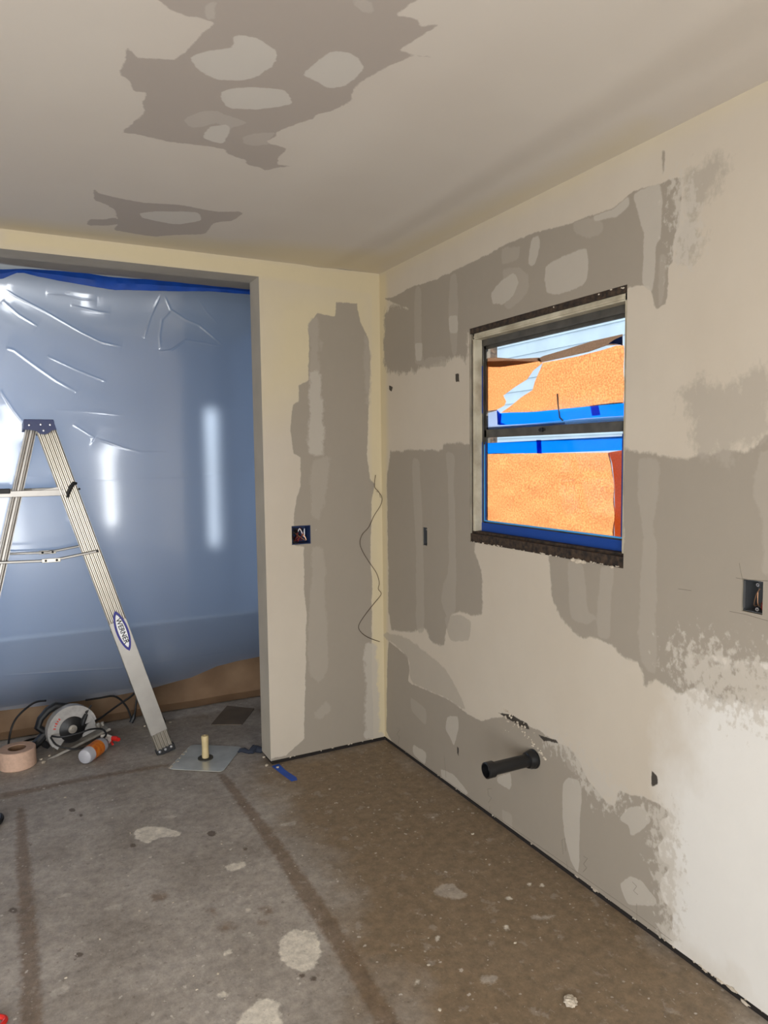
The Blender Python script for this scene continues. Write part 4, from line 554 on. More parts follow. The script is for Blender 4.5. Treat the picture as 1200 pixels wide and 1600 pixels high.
M['dark_cloth'] = mat('dark_blue_cloth', (36, 42, 56), .9)
M['concrete_out'] = mat('outside_ground', (170, 168, 160), .9, noise=.1, scale=3)
M['eave'] = mat('painted_eave_boards', (226, 232, 238), .7, noise=.08, scale=6)
M['stucco'] = mat('neighbour_siding', (214, 232, 244), .8, noise=.12, scale=3)
M['blue_tape_flat'] = mat('blue_painters_tape', (8, 76, 178), .6, noise=.25, scale=14)

def sheet_tape(name, rgb, trans, rough=.6, nz=.15):
    m = bpy.data.materials.new(name); n, l = nodes(m)
    out = n.new('ShaderNodeOutputMaterial')
    a = n.new('ShaderNodeBsdfDiffuse'); t = n.new('ShaderNodeBsdfTranslucent'); mx = n.new('ShaderNodeMixShader')
    tc = n.new('ShaderNodeTexCoord'); z = n.new('ShaderNodeTexNoise'); z.inputs['Scale'].default_value = 170; z.inputs['Detail'].default_value = 8
    l.new(tc.outputs['Object'], z.inputs['Vector'])
    mr = n.new('ShaderNodeMapRange'); mr.inputs[1].default_value = .35; mr.inputs[2].default_value = .65
    l.new(z.outputs[0], mr.inputs[0])
    cm = n.new('ShaderNodeMix'); cm.data_type = 'RGBA'; l.new(mr.outputs[0], cm.inputs[0])
    c = lin(*rgb); cm.inputs[6].default_value = c; cm.inputs[7].default_value = tuple(v*(1-nz) for v in c[:3])+(1,)
    l.new(cm.outputs[2], a.inputs[0]); l.new(cm.outputs[2], t.inputs[0])
    mx.inputs[0].default_value = trans; l.new(a.outputs[0], mx.inputs[1]); l.new(t.outputs[0], mx.inputs[2]); l.new(mx.outputs[0], out.inputs[0])
    return m
M['mask_paper'] = sheet_tape('orange_masking_paper', (255, 212, 172), .6, nz=.3)
M['mask_fold'] = sheet_tape('folded_masking_paper', (216, 142, 92), .5)
M['mask_paper_brown'] = sheet_tape('masking_paper_curl', (206, 188, 172), .42)
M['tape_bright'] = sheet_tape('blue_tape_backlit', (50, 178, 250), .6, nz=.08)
M['tape_frame_shaded'] = mat('blue_tape_shaded_on_frame', (6, 58, 136), .55)  # darker copy of the blue tape, the unlit side's shade in its colour
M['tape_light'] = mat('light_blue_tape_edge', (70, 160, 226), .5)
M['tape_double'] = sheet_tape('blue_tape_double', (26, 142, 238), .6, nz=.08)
M['film'] = sheet_tape('masking_film', (196, 208, 228), .6, nz=.05)

def glass():
    m = bpy.data.materials.new('window_glass'); n, l = nodes(m)
    out = n.new('ShaderNodeOutputMaterial'); g = n.new('ShaderNodeBsdfGlass'); g.inputs['IOR'].default_value = 1.10; g.inputs['Roughness'].default_value = 0.0
    l.new(g.outputs[0], out.inputs[0]); return m
M['glass'] = glass()

def plastic_film():
    m = bpy.data.materials.new('cloudy_plastic_sheeting'); n, l = nodes(m)
    out = n.new('ShaderNodeOutputMaterial')
    tr = n.new('ShaderNodeBsdfTranslucent'); tr.inputs[0].default_value = (.60, .70, .86, 1)
    df = n.new('ShaderNodeBsdfDiffuse'); df.inputs[0].default_value = (.15, .17, .21, 1)
    tp = n.new('ShaderNodeBsdfRefraction'); tp.inputs[0].default_value = (.72, .80, .92, 1); tp.inputs['Roughness'].default_value = .5; tp.inputs['IOR'].default_value = 1.12
    def gloss(r):
        g = n.new('ShaderNodeBsdfGlossy'); g.inputs[0].default_value = (1, 1, 1, 1); g.inputs['Roughness'].default_value = r; return g
    g1, g2 = gloss(.085), gloss(.34)
    gl = n.new('ShaderNodeMixShader'); gl.inputs[0].default_value = .56; l.new(g1.outputs[0], gl.inputs[1]); l.new(g2.outputs[0], gl.inputs[2])
    m1 = n.new('ShaderNodeMixShader'); m1.inputs[0].default_value = .45; l.new(tr.outputs[0], m1.inputs[1]); l.new(df.outputs[0], m1.inputs[2])
    m2 = n.new('ShaderNodeMixShader'); m2.inputs[0].default_value = .35; l.new(m1.outputs[0], m2.inputs[1]); l.new(tp.outputs[0], m2.inputs[2])
    fr = n.new('ShaderNodeFresnel'); fr.inputs[0].default_value = 1.6
    m3 = n.new('ShaderNodeMixShader')
    mul = n.new('ShaderNodeMath'); mul.operation = 'MULTIPLY'; mul.inputs[1].default_value = 2.6; mul.use_clamp = True
    l.new(fr.outputs[0], mul.inputs[0])
    l.new(mul.outputs[0], m3.inputs[0]); l.new(m2.outputs[0], m3.inputs[1]); l.new(gl.outputs[0], m3.inputs[2])
    l.new(m3.outputs[0], out.inputs[0])
    return m
M['film_sheet'] = plastic_film()

# ------------------------------------------------------------------ the setting
H = 2.44
CEIL2 = 2.485        # ceiling of the room behind the plastic
GREY = (147, 138, 125); MID = (161, 152, 139); MUD = (178, 170, 158); YEL = (200, 186, 150)

wall_mat = layered('cream_paint_over_patches', (191, 181, 166), (187, 176, 160),
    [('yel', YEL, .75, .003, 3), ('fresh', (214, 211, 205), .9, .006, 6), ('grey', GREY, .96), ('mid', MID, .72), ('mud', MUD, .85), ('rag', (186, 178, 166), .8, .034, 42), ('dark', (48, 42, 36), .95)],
    amp=.009, nscale=20, spots=[(9, .06, (214, 206, 194), .55), (4, .02, (60, 54, 48), .8)], stretch=(1, 1, .75), big=1.7, fine=.018, fscale=9)
ceil_mat = layered('ceiling_paint_over_patches', (203, 195, 184), (198, 189, 178),
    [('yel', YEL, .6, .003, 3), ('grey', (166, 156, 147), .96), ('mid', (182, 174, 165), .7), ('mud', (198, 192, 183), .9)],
    amp=.010, nscale=18, big=1.1, rough=.7)
floor_mat = layered('worn_concrete_slab', (166, 158, 149), (142, 133, 123),
    [('brown', (122, 103, 79), .9, .009, 4), ('line', (104, 82, 58), .66, .010, 40), ('pale', (190, 182, 172), .5), ('white', (214, 206, 192), .92, .016, 55), ('spot', (84, 70, 58), .85)],
    amp=.008, nscale=34, big=3.5, rough=.52, bump=.35, spec=.45, fine=.34, fscale=26, flecks=((14, .60, (178, 170, 160), .30, 1), (60, .63, (190, 182, 172), .28, .35), (45, .61, (96, 84, 72), .45, 1), (34, .65, (192, 184, 174), .35, 4)),
    spots=[(30, .20, (206, 198, 188), .65), (55, .24, (196, 188, 178), .5), (11, .09, (212, 204, 192), .7), (7, .05, (88, 74, 62), .7), (70, .12, (204, 196, 186), .35)])

WX0, WX1 = -1.658, -.802      # window opening along the right wall
WZ0, WZ1 = 1.150, 2.038
holes_r = [(WX0, WX1, WZ0, WZ1), (-2.136, -2.076, 1.092, 1.180), (-.452, -.412, 1.095, 1.180)]
GAP = .019
ys = lines([(-4.6, -2.6, .5), (-2.6, -2.45, .05), (-2.45, 0, .006)])
zs = lines([(GAP, H, .006)])
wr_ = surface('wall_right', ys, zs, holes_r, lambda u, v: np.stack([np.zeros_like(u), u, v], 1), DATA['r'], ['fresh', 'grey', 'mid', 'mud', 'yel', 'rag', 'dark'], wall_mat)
bl = [(.0008, .013, a, b, c, d) for a, b, c, d in cells(-4.6, 0, GAP, H, holes_r)]
add_boxes(wr_, bl, M['wall_edge'])
add_boxes(wr_, [(.0132, .15, a, b, c, d) for a, b, c, d in cells(-4.6, .14, .05, H+.1, [(WX0-.012, WX1+.012, WZ0-.02, WZ1+.012), (-2.15, -2.06, 1.08, 1.19), (-.47, -.40, 1.08, 1.19)])], M['old_wood'])
add_boxes(wr_, [(.003, .0130, -4.6, .0, -.001, GAP+.0005), (.0131, .15, -4.6, .14, -.001, .05)], M['dark_gap'])  # near-black boxes fill the floor gap, its shade put into the colour
tag(wr_, kind='structure')

JX = -.637; OPX = -3.0; OPZ = 2.362
holes_f = [(OPX, JX, -1, OPZ), (-.502, -.402, 1.086, 1.179)]
xs = lines([(-4.1, -2.5, .4), (-2.5, -2.2, .05), (-2.2, 0, .006)])
zf = lines([(GAP, H, .006)])
wf = surface('wall_far', xs, zf, [(OPX, JX, GAP, OPZ), (-.502, -.402, 1.086, 1.179)], lambda u, v: np.stack([u, np.zeros_like(u), v], 1), DATA['f'], ['fresh', 'grey', 'mid', 'mud', 'yel', 'rag', 'dark'], wall_mat, flip=False)
add_boxes(wf, [(a, b, .0008, .14, c, d) for a, b, c, d in cells(-4.1, .0, GAP, H, [(OPX, JX, GAP-1, OPZ), (-.502, -.402, 1.086, 1.179)])], M['bare_jamb'])
add_boxes(wf, [(JX+.006, 0, .003, .12, -.001, GAP+.0005)], M['dark_gap'])  # same near-black fill under the far wall, shade as colour
tag(wf, kind='structure')

cx = lines([(-4.2, -2.6, .4), (-2.6, 0.0, .009)]); cy = lines([(-4.6, -2.7, .4), (-2.7, 0.0, .009)])
def ceil_place(u, v):
    z = H - .0035*np.exp(-((u+.33+.03*np.sin(v*1.7))/.06)**2) + .002*np.exp(-((u+.20)/.05)**2) - .004*np.exp(-((u+.75)/.12)**2)*np.exp(-((v+1.2)/.8)**2)
    return np.stack([u, v, z], 1)
ce = surface('ceiling', cx, cy, [], ceil_place, DATA['c'], ['grey', 'mid', 'mud', 'yel'], ceil_mat, flip=True)
add_boxes(ce, [(-4.2, .15, -4.7, .0, H+.012, H+.12)], M['plain_wall'])
tag(ce, kind='structure')

fx = lines([(-4.2, -2.6, .4), (-2.6, .02, .008)]); fy = lines([(-4.7, -2.6, .4), (-2.6, 1.3, .008), (1.3, 3.7, .3)])
def floor_place(u, v): return np.stack([u, v, np.zeros_like(u)], 1)
fl = surface('floor', fx, fy, [], floor_place, DATA['g'], ['brown', 'line', 'pale', 'white', 'spot'], floor_mat)
add_boxes(fl, [(-4.3, .15, -4.8, 3.8, -.12, -.002), (.02, .15, .14, 2.9, -.002, 0)], M['kraft_dark'])
tag(fl, kind='structure')

# walls behind and beside the camera, with their openings
def shell(name, boxes, m): 
    b = MB()
    for q in boxes: b.bb(*q)
    return tag(b.build(name, m), kind='structure')
shell('wall_back', [(a, b, -4.7, -4.6, c, d) for a, b, c, d in cells(-4.2, .15, 0, H+.1, [(-3.3, -1.6, .02, 2.0), (-.75, -.59, .67, 1.83)])], M['plain_wall'])  # the narrow second opening is added for the streak lamp behind it
shell('wall_left', [(-4.2, -4.1, a, b, c, d) for a, b, c, d in cells(-4.6, 0.14, 0, H+.1, [(-4.1, -2.1, .02, 2.06)])], M['plain_wall'])
# the room beyond the plastic
shell('wall_next_back', [(a, b, 2.9, 3.0, c, d) for a, b, c, d in cells(-3.1, .15, 0, CEIL2+.1, [(-.226, -.149, .78, 1.92)])], M['blue_room'])  # slot added to let the streak lamp shine onto the plastic
shell('wall_next_left', [(-3.06, -2.98, a, b, c, d) for a, b, c, d in cells(.14, 3.5, 0, CEIL2+.1, [(1.25, 2.25, .8, 1.9)])], M['blue_room'])
shell('wall_next_right', [(.0, .15, .141, 3.5, 0, CEIL2+.1)], M['blue_room'])
shell('wall_next_front', [(-4.1, .15, 0.02, .139, H+.001, CEIL2+.1)], M['blue_room'])
shell('ceiling_next', [(-3.1, .15, .141, 3.5, CEIL2, CEIL2+.1)], M['bare_jamb'])
shell('wall_low', [(-2.9, -.01, 1.16, 1.26, 0, .52)], M['plain_wall'])

# pencil lines on the right wall, ragged board edge at the floor
b = MB()
for L in PENCIL:
    b.tube([(-.0002, y, max(z, .024)) for y, z in L], .0007, 4)
pc = b.build('trim_1', M['pencil']); tag(pc, kind='structure')
b = MB()
rd = random.Random(3)
for i in range(60):          # torn paper and plaster crumbs along the bottom edge of the right wall
    y = -rd.uniform(1.45, 2.35) if i % 3 else -rd.uniform(.02, 2.3)
    s = rd.uniform(.001, .0035)
    b.blob((.001-rd.random()*.002, y, GAP+rd.uniform(-.003, .002)), (s*.7, s*rd.uniform(.8, 2.4), s*rd.uniform(.5, 1.2)), i, .6, 1)
for i in range(16):
    x = -rd.uniform(.02, .62); s = rd.uniform(.001, .003)
    b.blob((x, -.001, GAP+rd.uniform(-.003, .004)), (s*rd.uniform(.8, 2.4), s*.7, s), 200+i, .6, 1)
for (y, z, s) in ((-2.04, .022, .011), (-2.08, .026, .013), (-2.12, .012, .012), (-1.99, .02, .008), (-1.55, .018, .007)):
    b.blob((.0, y, z-.004), (s*.3, s*1.1, s*.45), int(s*1e4), 1.0, 2)
tag(b.build('trim_2', M['plaster']), kind='structure')
b = MB()
for i in range(55):          # crumbs of broken plaster along the cut above the pipe stub and below the window
    t = rd.random()
    y = -1.03-t*.28; z = .512-t*.13+rd.uniform(-.012, .006); s = rd.uniform(.0015, .0055)
    if rd.random() < .35: y = rd.choice((-1.06, -1.10, -1.22, -1.16))+rd.uniform(-.014, .014); z = rd.choice((.475, .455, .42))+rd.uniform(-.012, .012)
    b.blob((-.001, y, z), (s*.8, s*rd.uniform(.7, 1.6), s), 500+i, .7, 1)
for i in range(60):
    y = rd.uniform(WX0+.005, WX1-.005); top = rd.random() < .12; s = rd.uniform(.0015, .004)
    b.blob((.003, y, (WZ1-.003 if top else WZ0+.001)+rd.uniform(-.004, .003)), (s, s*rd.uniform(1, 2.5), s), 700+i, .7, 1)
for y, s in ((-1.43, .010), (-1.455, .013), (-1.48, .009), (-1.10, .006), (-1.61, .006)):
    b.blob((-.001, y, WZ0-.001), (s*.5, s*1.3, s*.7), int(s*9000), .6, 2)
tag(b.build('trim_3', M['plaster']), kind='structure')

# ------------------------------------------------------------------ window in the right wall
win = bpy.data.objects.new('window_1', None); col.objects.link(win); win.location = (0.05, (WX0+WX1)/2, WZ0); tag(win, kind='structure')
# rough dark sill and head of old wood
b = MB(); b.bb(.004, .075, WX0-.01, WX1+.01, WZ0-.02, WZ0+.036); b.bb(.02, .14, WX0-.01, WX1+.01, WZ0-.02, WZ0+.046)
b.build('sill', M['old_wood'], win)
b = MB(); b.bb(.003, .14, WX0-.01, WX1+.01, WZ1-.022, WZ1+.01); b.build('rough_head', M['old_wood'], win)
b = MB(); b.bb(.012, .14, WX1-.004, WX1+.012, WZ0, WZ1)
b.bb(.012, .14, WX0-.012, WX0+.004, WZ0, WZ1); b.build('rough_jamb', M['old_wood'], win)
# cream wooden inner frame
b = MB(); b.bb(.010, .052, WX1-.022, WX1-.008, WZ0+.046, WZ1-.022, .002); b.bb(.010, .052, WX0+.004, WX0+.018, WZ0+.046, WZ1-.022, .002)
b.bb(.010, .052, WX0+.004, WX1-.004, WZ1-.046, WZ1-.022, .002); b.bb(.006, .012, WX0+.018, WX1-.020, WZ1-.040, WZ1-.034)
b.build('inner_frame', M['wood_trim'], win)
# grey metal frame with two sashes; the upper one set further out
ya, yb = WX0+.012, WX1-.004
b = MB(); b.bb(.048, .056, yb-.022, yb, 1.19, 1.995); b.bb(.048, .056, ya, ya+.022, 1.19, 1.995); b.bb(.048, .056, ya, yb, 1.966, 1.995); b.bb(.056, .10, yb-.006, yb, 1.19, 1.995); b.bb(.056, .10, ya, ya+.012, 1.19, 1.995); b.bb(.056, .10, ya, yb, 1.985, 2.0)
b.build('outer_frame', M['alu_grey'], win)
us_ = MB().bb(.066, .078, ya+.014, ya+.040, 1.60, 1.985).bb(.066, .078, yb-.020, yb-.007, 1.60, 1.985).bb(.066, .078, ya+.014, yb-.007, 1.956, 1.985).bb(.066, .078, ya+.014, yb-.007, 1.590, 1.620).build('upper_sash', M['alu_grey'], win)
MB().bb(.069, .071, ya+.036, yb-.018, 1.618, 1.958).build('pane', M['glass'], us_)
ls_ = MB().bb(.0565, .0645, ya+.016, ya+.052, 1.20, 1.62).bb(.0565, .0645, yb-.036, yb-.006, 1.20, 1.62).bb(.0565, .0645, ya+.016, yb-.006, 1.588, 1.622, .002).bb(.0565, .0645, ya+.016, yb-.006, 1.20, 1.238).build('lower_sash', M['alu_grey'], win)
MB().bb(.060, .062, ya+.048, yb-.034, 1.236, 1.590).build('pane', M['glass'], ls_)
MB().bb(.050, .0565, -1.215, -1.18, 1.604, 1.612, .002).bb(.046, .0565, -1.205, -1.19, 1.600, 1.616, .002).build('latch', M['black'], win)
MB().bb(.095, .10, ya+.012, yb-.006, 1.600, 1.640).bb(.088, .10, ya+.012, ya+.03, 1.20, 1.985).build('storm_frame', M['white_frame'], win)

# outside: ground, eave, neighbour's wall
shell('outside_ground', [(.15, 9, -9, 6, -.25, -.15)], M['concrete_out'])
b = MB()
for i in range(3): b.bb(.15+i*.1, .15+i*.1+.094, -5, 3.0, 2.42, 2.445)
b.bb(.45, .48, -5, 3, 2.40, 2.50)
eave = tag(b.build('trim_4', M['eave']), kind='structure')
b = MB(); b.bb(4.2, 4.4, -6, 16, -.15, 5.0)
for i in range(34): b.box((4.19, 5, .0+i*.15), (.02, 22, .152), Matrix.Rotation(math.radians(5), 4, 'Y'))
nb = tag(b.build('wall_outside', M['stucco']), kind='structure')

def paper(name, outline, x, m, label, cat, seed=0, amp=.004, thick=.0006, group=None, res=.018, edge=True):
    """a sheet of paper or tape standing in the plane of the window, gently wrinkled"""
    pts = np.asarray(outline)
    y0, z0 = pts.min(0); y1, z1 = pts.max(0)
    b = MB(); bm = b.bm
    vs = [bm.verts.new((x, p[0], p[1])) for p in outline]
    bm.faces.new(vs)
    for ax, lo, hi in ((1, y0, y1), (2, z0, z1)):
        k = int((hi-lo)/res)
        for i in range(1, k+1):
            c = lo+(hi-lo)*i/(k+1); co = [0, 0, 0]; co[ax] = c; no = [0, 0, 0]; no[ax] = 1
            bmesh.ops.bisect_plane(bm, geom=bm.verts[:]+bm.edges[:]+bm.faces[:], plane_co=co, plane_no=no)
    for v in bm.verts:
        y, z = v.co.y, v.co.z
        w = math.sin((y*.9+z*2.6)*21+seed)*.5+math.sin((y*-.5+z*2.0)*34+seed*2.1)*.3+math.sin(y*13+z*9+seed)*.4
        v.co.x += amp*w
    ext = bmesh.ops.extrude_face_region(bm, geom=bm.faces[:])
    for v in [g for g in ext['geom'] if isinstance(g, bmesh.types.BMVert)]: v.co.x += thick
    o = b.build(name, m, None, smooth=True, angle=50)
    return tag(o, label, cat, group or {'masking paper': 'masking paper on the window', 'tape': 'blue tape on the window'}.get(cat))

GM, GT = 'masking_paper', 'painters_tape'
for key, name, mk, label, cat, dx, amp in (
    ('low', GM, 'mask_paper', 'orange backlit masking paper covering the lower window sash', 'masking paper', .0015, .0036),
    ('low_fold', GM, 'mask_fold', 'rust red folded strip of paper at right edge of lower sash', 'masking paper', .005, .0005),
    ('up_big', GM, 'mask_paper', 'orange backlit paper on upper sash, larger piece right of the tear', 'masking paper', 0, .0024),
    ('up_small', GM, 'mask_paper', 'orange backlit paper on upper sash, smaller piece left of the tear', 'masking paper', .0035, .0010),
    ('curl_big', GM, 'mask_paper_brown', 'brown curled paper edge along the top of the larger upper piece', 'masking paper', -.0045, .0010),
    ('curl_small', GM, 'mask_paper_brown', 'brown curled paper edge along the top of the smaller upper piece', 'masking paper', -.0045, .0010),
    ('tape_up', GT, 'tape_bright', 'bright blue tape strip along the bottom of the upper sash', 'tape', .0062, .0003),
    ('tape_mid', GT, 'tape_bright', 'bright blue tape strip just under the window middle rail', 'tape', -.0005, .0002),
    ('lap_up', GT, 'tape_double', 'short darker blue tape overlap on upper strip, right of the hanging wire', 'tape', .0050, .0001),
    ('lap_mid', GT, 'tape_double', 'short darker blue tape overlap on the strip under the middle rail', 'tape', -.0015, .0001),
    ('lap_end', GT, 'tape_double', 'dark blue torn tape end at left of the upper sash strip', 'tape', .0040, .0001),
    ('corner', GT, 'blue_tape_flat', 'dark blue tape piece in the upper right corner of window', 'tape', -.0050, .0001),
    ('film', 'masking_film', 'film', 'pale grey film flap at lower left of the upper sash', 'masking film', .0080, .0002)):
    xo, outline = WINPAPER[key]
    paper(name, outline, xo+dx, M[mk], label, cat, len(key), amp, .0005)
# blue tape on the room side of the frame, in its shaded colour
def tape_box(q, label, m='tape_frame_shaded', bev=0.0):
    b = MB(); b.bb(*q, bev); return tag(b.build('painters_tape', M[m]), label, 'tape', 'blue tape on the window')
tape_box((.0466, .0478, yb-.024, yb-.001, 1.69, 1.885), 'shaded blue tape on left frame beside the upper torn paper')
tape_box((.0466, .0478, yb-.022, yb-.001, 1.234, 1.570), 'shaded blue tape down the left frame of the lower sash')
tape_box((.0552, .0563, yb-.037, yb-.029, 1.238, 1.570), 'shaded blue tape edge on the left stile of the lower sash')
tape_box((.0552, .0563, ya+.016, ya+.054, 1.238, 1.58), 'shaded blue tape down the right side of the lower sash')
tape_box((.0450, .0474, ya+.002, yb-.002, 1.192, 1.232), 'shaded blue tape along the bottom frame above the wooden sill')
b = MB(); b.bb(.0545, .0560, ya+.028, yb-.022, 1.236, 1.242, .0005)
tag(b.build('tape_edge', M['tape_light']), 'thin light blue folded tape edge above the bottom tape', 'tape')
b = MB(); b.bb(.0545, .0560, yb-.028, yb-.022, 1.242, 1.56, .0005)
tag(b.build('tape_edge', M['tape_light']), 'thin light blue folded tape edge standing along the left of the lower sash', 'tape')
xw, wp = WINPAPER['tie']
b = MB(); b.tube([(xw-.002, y, z) for y, z in wp], .0032, 6)
tag(b.build('wire_tie', M['box_grey']), 'short grey wire hanging over the blue strip of the upper sash', 'wire')

# ------------------------------------------------------------------ plastic sheeting in the opening
def interp(L, x): return float(np.interp(x, [p[0] for p in L], [p[1] for p in L]))
def crease_field(X, Z):
    D = np.zeros_like(X)
    for w, a, L in CREASES:
        P = np.stack([X, Z], 1); tot = 0
        d2 = np.full(len(P), 1e9); tt = np.zeros(len(P)); n = len(L)-1
        for i in range(n):
            p, q = np.array(L[i]), np.array(L[i+1]); e = q-p
            t = np.clip(((P-p)@e)/(e@e), 0, 1); d = ((P-p-t[:, None]*e)**2).sum(1)
            k = d < d2; d2 = np.where(k, d, d2); tt = np.where(k, (i+t)/n, tt)
        taper = np.clip(4*tt*(1-tt)*1.6, 0, 1)**.5
        dd = np.sqrt(d2)
        D -= a*taper*(.26*np.exp(-d2/(2*(.36*w)**2)) + .24*np.exp(-d2/(2*(3.0*w)**2)))
    return D
SX0, SX1 = -2.95, -.12
nx, nz = 900, 720
sx = np.linspace(SX0, SX1, nx); tz = np.linspace(0, 1, nz)
Xg, Tg = np.meshgrid(sx, tz, indexing='ij')
zt = np.interp(sx, [p[0] for p in TAPE_TOP], [(p[1]+p[2])/2 for p in TAPE_TOP])
zb = np.interp(sx, [p[0] for p in SHEET_BOTTOM], [p[1] for p in SHEET_BOTTOM])
zb = np.where(sx < -1.82, .184+(-1.82-sx)*.03, zb)
Zg = zb[:, None]+(zt-zb)[:, None]*Tg
Xf, Zf = Xg.ravel(), Zg.ravel()
Y = .80+.06*(1-np.exp(-np.clip(2.46-Zf, 0, 9)/.10))+.095*np.clip((1.05-Zf)/.85, 0, 1)**1.5
Y += crease_field(Xf, Zf)*np.clip((2.44-Zf)/.06, 0, 1)
Y += .003*np.sin(Xf*2.9+Zf*.8+.6)+.0010*np.sin(Xf*6.1-Zf*1.7)+.0004*np.sin(Zf*8.3+Xf*1.9)
Y += +.00006*np.sin(Zf*46+2*np.sin(Xf*3))*np.exp(-((Zf-1.5)/.5)**2)
co = np.stack([Xf, Y, Zf], 1)
me = bpy.data.meshes.new('plastic_sheet')
ii, jj = np.meshgrid(np.arange(nx-1), np.arange(nz-1), indexing='ij'); ii = ii.ravel(); jj = jj.ravel()
q = np.stack([ii*nz+jj, (ii+1)*nz+jj, (ii+1)*nz+jj+1, ii*nz+jj+1], 1)
me.vertices.add(len(co)); me.vertices.foreach_set('co', co.astype(np.float32).ravel())
me.loops.add(q.size); me.loops.foreach_set('vertex_index', q.astype(np.int32).ravel())
me.polygons.add(len(q)); me.polygons.foreach_set('loop_start', np.arange(0, q.size, 4, dtype=np.int32)); me.polygons.foreach_set('loop_total', np.full(len(q), 4, np.int32))
me.polygons.foreach_set('use_smooth', np.ones(len(q), bool)); me.update(); me.validate()
me.materials.append(M['film_sheet'])
sheet = bpy.data.objects.new('plastic_sheet', me); col.objects.link(sheet)
tag(sheet, 'translucent bluish plastic sheeting hung across the wide wall opening', 'plastic sheet')

# blue tape that holds it to the ceiling, folded and uneven
b = MB()
bm = b.bm; prev = None
xs_ = np.linspace(-2.9, -.15, 90)
for i, x in enumerate(xs_):
    t = np.interp(x, [p[0] for p in TAPE_TOP], [p[1] for p in TAPE_TOP]); lo = np.interp(x, [p[0] for p in TAPE_TOP], [p[2] for p in TAPE_TOP])
    t = min(t+.004, CEIL2-.001); w = .0025*math.sin(i*1.3)+.002*math.sin(i*.37)
    ring = [bm.verts.new((x, .792+w, t)), bm.verts.new((x, .780+w, (t+lo)/2)), bm.verts.new((x, .790-w*.5, lo+.001*math.sin(i*2.1))), bm.verts.new((x, .7915-w*.5, lo)), bm.verts.new((x, .784+w, (t+lo)/2)), bm.verts.new((x, .796+w, t))]
    if prev:
        for k in range(6): bm.faces.new((prev[k], prev[(k+1) % 6], ring[(k+1) % 6], ring[k]))
    prev = ring
tag(b.build('painters_tape', M['blue_tape_flat'], smooth=True), 'long crumpled blue tape holding the plastic sheeting along its top', 'tape')

# brown kraft paper below and behind the plastic, curling onto the slab
b = MB(); bm = b.bm; rows = []
prof = [(1.13, .50), (1.125, .40), (1.12, .28), (1.118, .16), (1.105, .07), (1.08, .022), (1.04, .008), (1.01, .004)]
for x in np.linspace(-2.9, -.03, 70):
    rows.append([bm.verts.new((x, y+(.018*math.sin(x*4.3)+.010*math.sin(x*11+z*9))*min(1, z*5+.15), z+.003*abs(math.sin(x*8)))) for y, z in prof])
for a_, b_ in zip(rows, rows[1:]):
    for k in range(len(prof)-1): bm.faces.new((a_[k], b_[k], b_[k+1], a_[k+1]))
ext = bmesh.ops.extrude_face_region(bm, geom=bm.faces[:])
for v in [g for g in ext['geom'] if isinstance(g, bmesh.types.BMVert)]: v.co += Vector((0, .0015, -.001))
tag(b.build('kraft_paper', M['kraft'], smooth=True), 'long brown kraft paper lying against the low wall behind plastic sheeting', 'paper')
b = MB(); b.prism([(-.765, .67), (-.61, .585), (-.47, .80), (-.60, .93)], (0, 0, 0), (1, 0, 0), (0, 1, 0), (0, 0, 1), .001, .006)
tag(b.build('cardboard_piece', M['kraft_dark']), 'dark brown square of card lying flat on the slab behind the wall end', 'cardboard')
b = MB(); rd = random.Random(5)
pr = []
for i in range(9):
    pr.append((-.745+i*.016, .20+.012*math.sin(i*1.4)-i*.004, .012+.008*math.sin(i*2.2)**2))
b.tube(pr, [.004, .010, .013, .010, .016, .020, .018, .016, .008], 8)
tag(b.build('dark_rag', M['dark_cloth'], smooth=True), 'small dark blue rag on the slab against the wall end', 'rag')

# ------------------------------------------------------------------ stepladder
lad = thing('step_ladder', 'aluminium stepladder with dark blue top cap in front of plastic sheeting', 'ladder', (-1.5, .62, 0))
NB_Y, FB_Y = .40, .83     # near and far front-rail feet
NT_Y, FT_Y = .50, .76
FAR_DX = .028
def fx_(z): return -1.062+(-1.548+1.062)*(z/1.655)        # centre line of the front rails
def rx_(z): return -2.02+(-1.613+2.02)*(z/1.655)
def fy_(z, near): return (NB_Y+(NT_Y-NB_Y)*z/1.655) if near else (FB_Y+(FT_Y-FB_Y)*z/1.655)
def frame_of(p0, p1, yhint=(0, 1, 0)):
    d = (Vector(p1)-Vector(p0)); L = d.length; d.normalize()
    w = d.cross(Vector(yhint)).normalized(); n = w.cross(d).normalized()     # w: width (towards +x side), n: depth
    if w.x < 0: w = -w
    if n.y < 0: n = -n
    return d, w, n, L
def channel(b, p0, p1, width, flange, t=.003, ribs=0, out=-1, l0=0.0, l1=None):
    """C-section rail: web on the outer side, two flanges, shallow ribs on the web"""
    d, w, n, L = frame_of(p0, p1); l1 = L if l1 is None else l1
    def pr(w0, w1, n0, n1, a=l0, c=None):
        c = l1 if c is None else c
        ctr = Vector(p0)+d*((a+c)/2)+w*((w0+w1)/2)+n*((n0+n1)/2)
        m = Matrix((w, n, d)).transposed().to_4x4()
        b.box(ctr, (w1-w0, n1-n0, c-a), m)
    s = out
    pr(-width/2, width/2, min(0, -s*t), max(0, -s*t))
    pr(-width/2, -width/2+t, min(0, -s*flange), max(0, -s*flange)); pr(width/2-t, width/2, min(0, -s*flange), max(0, -s*flange))
    for k in range(ribs):
        c = -width/2+width*(k+.5)/ribs
        b.tube([Vector(p0)+d*l0+w*c, Vector(p0)+d*l1+w*c], min(.0074, width*.36/ribs), 12)
    return d, w, n, L
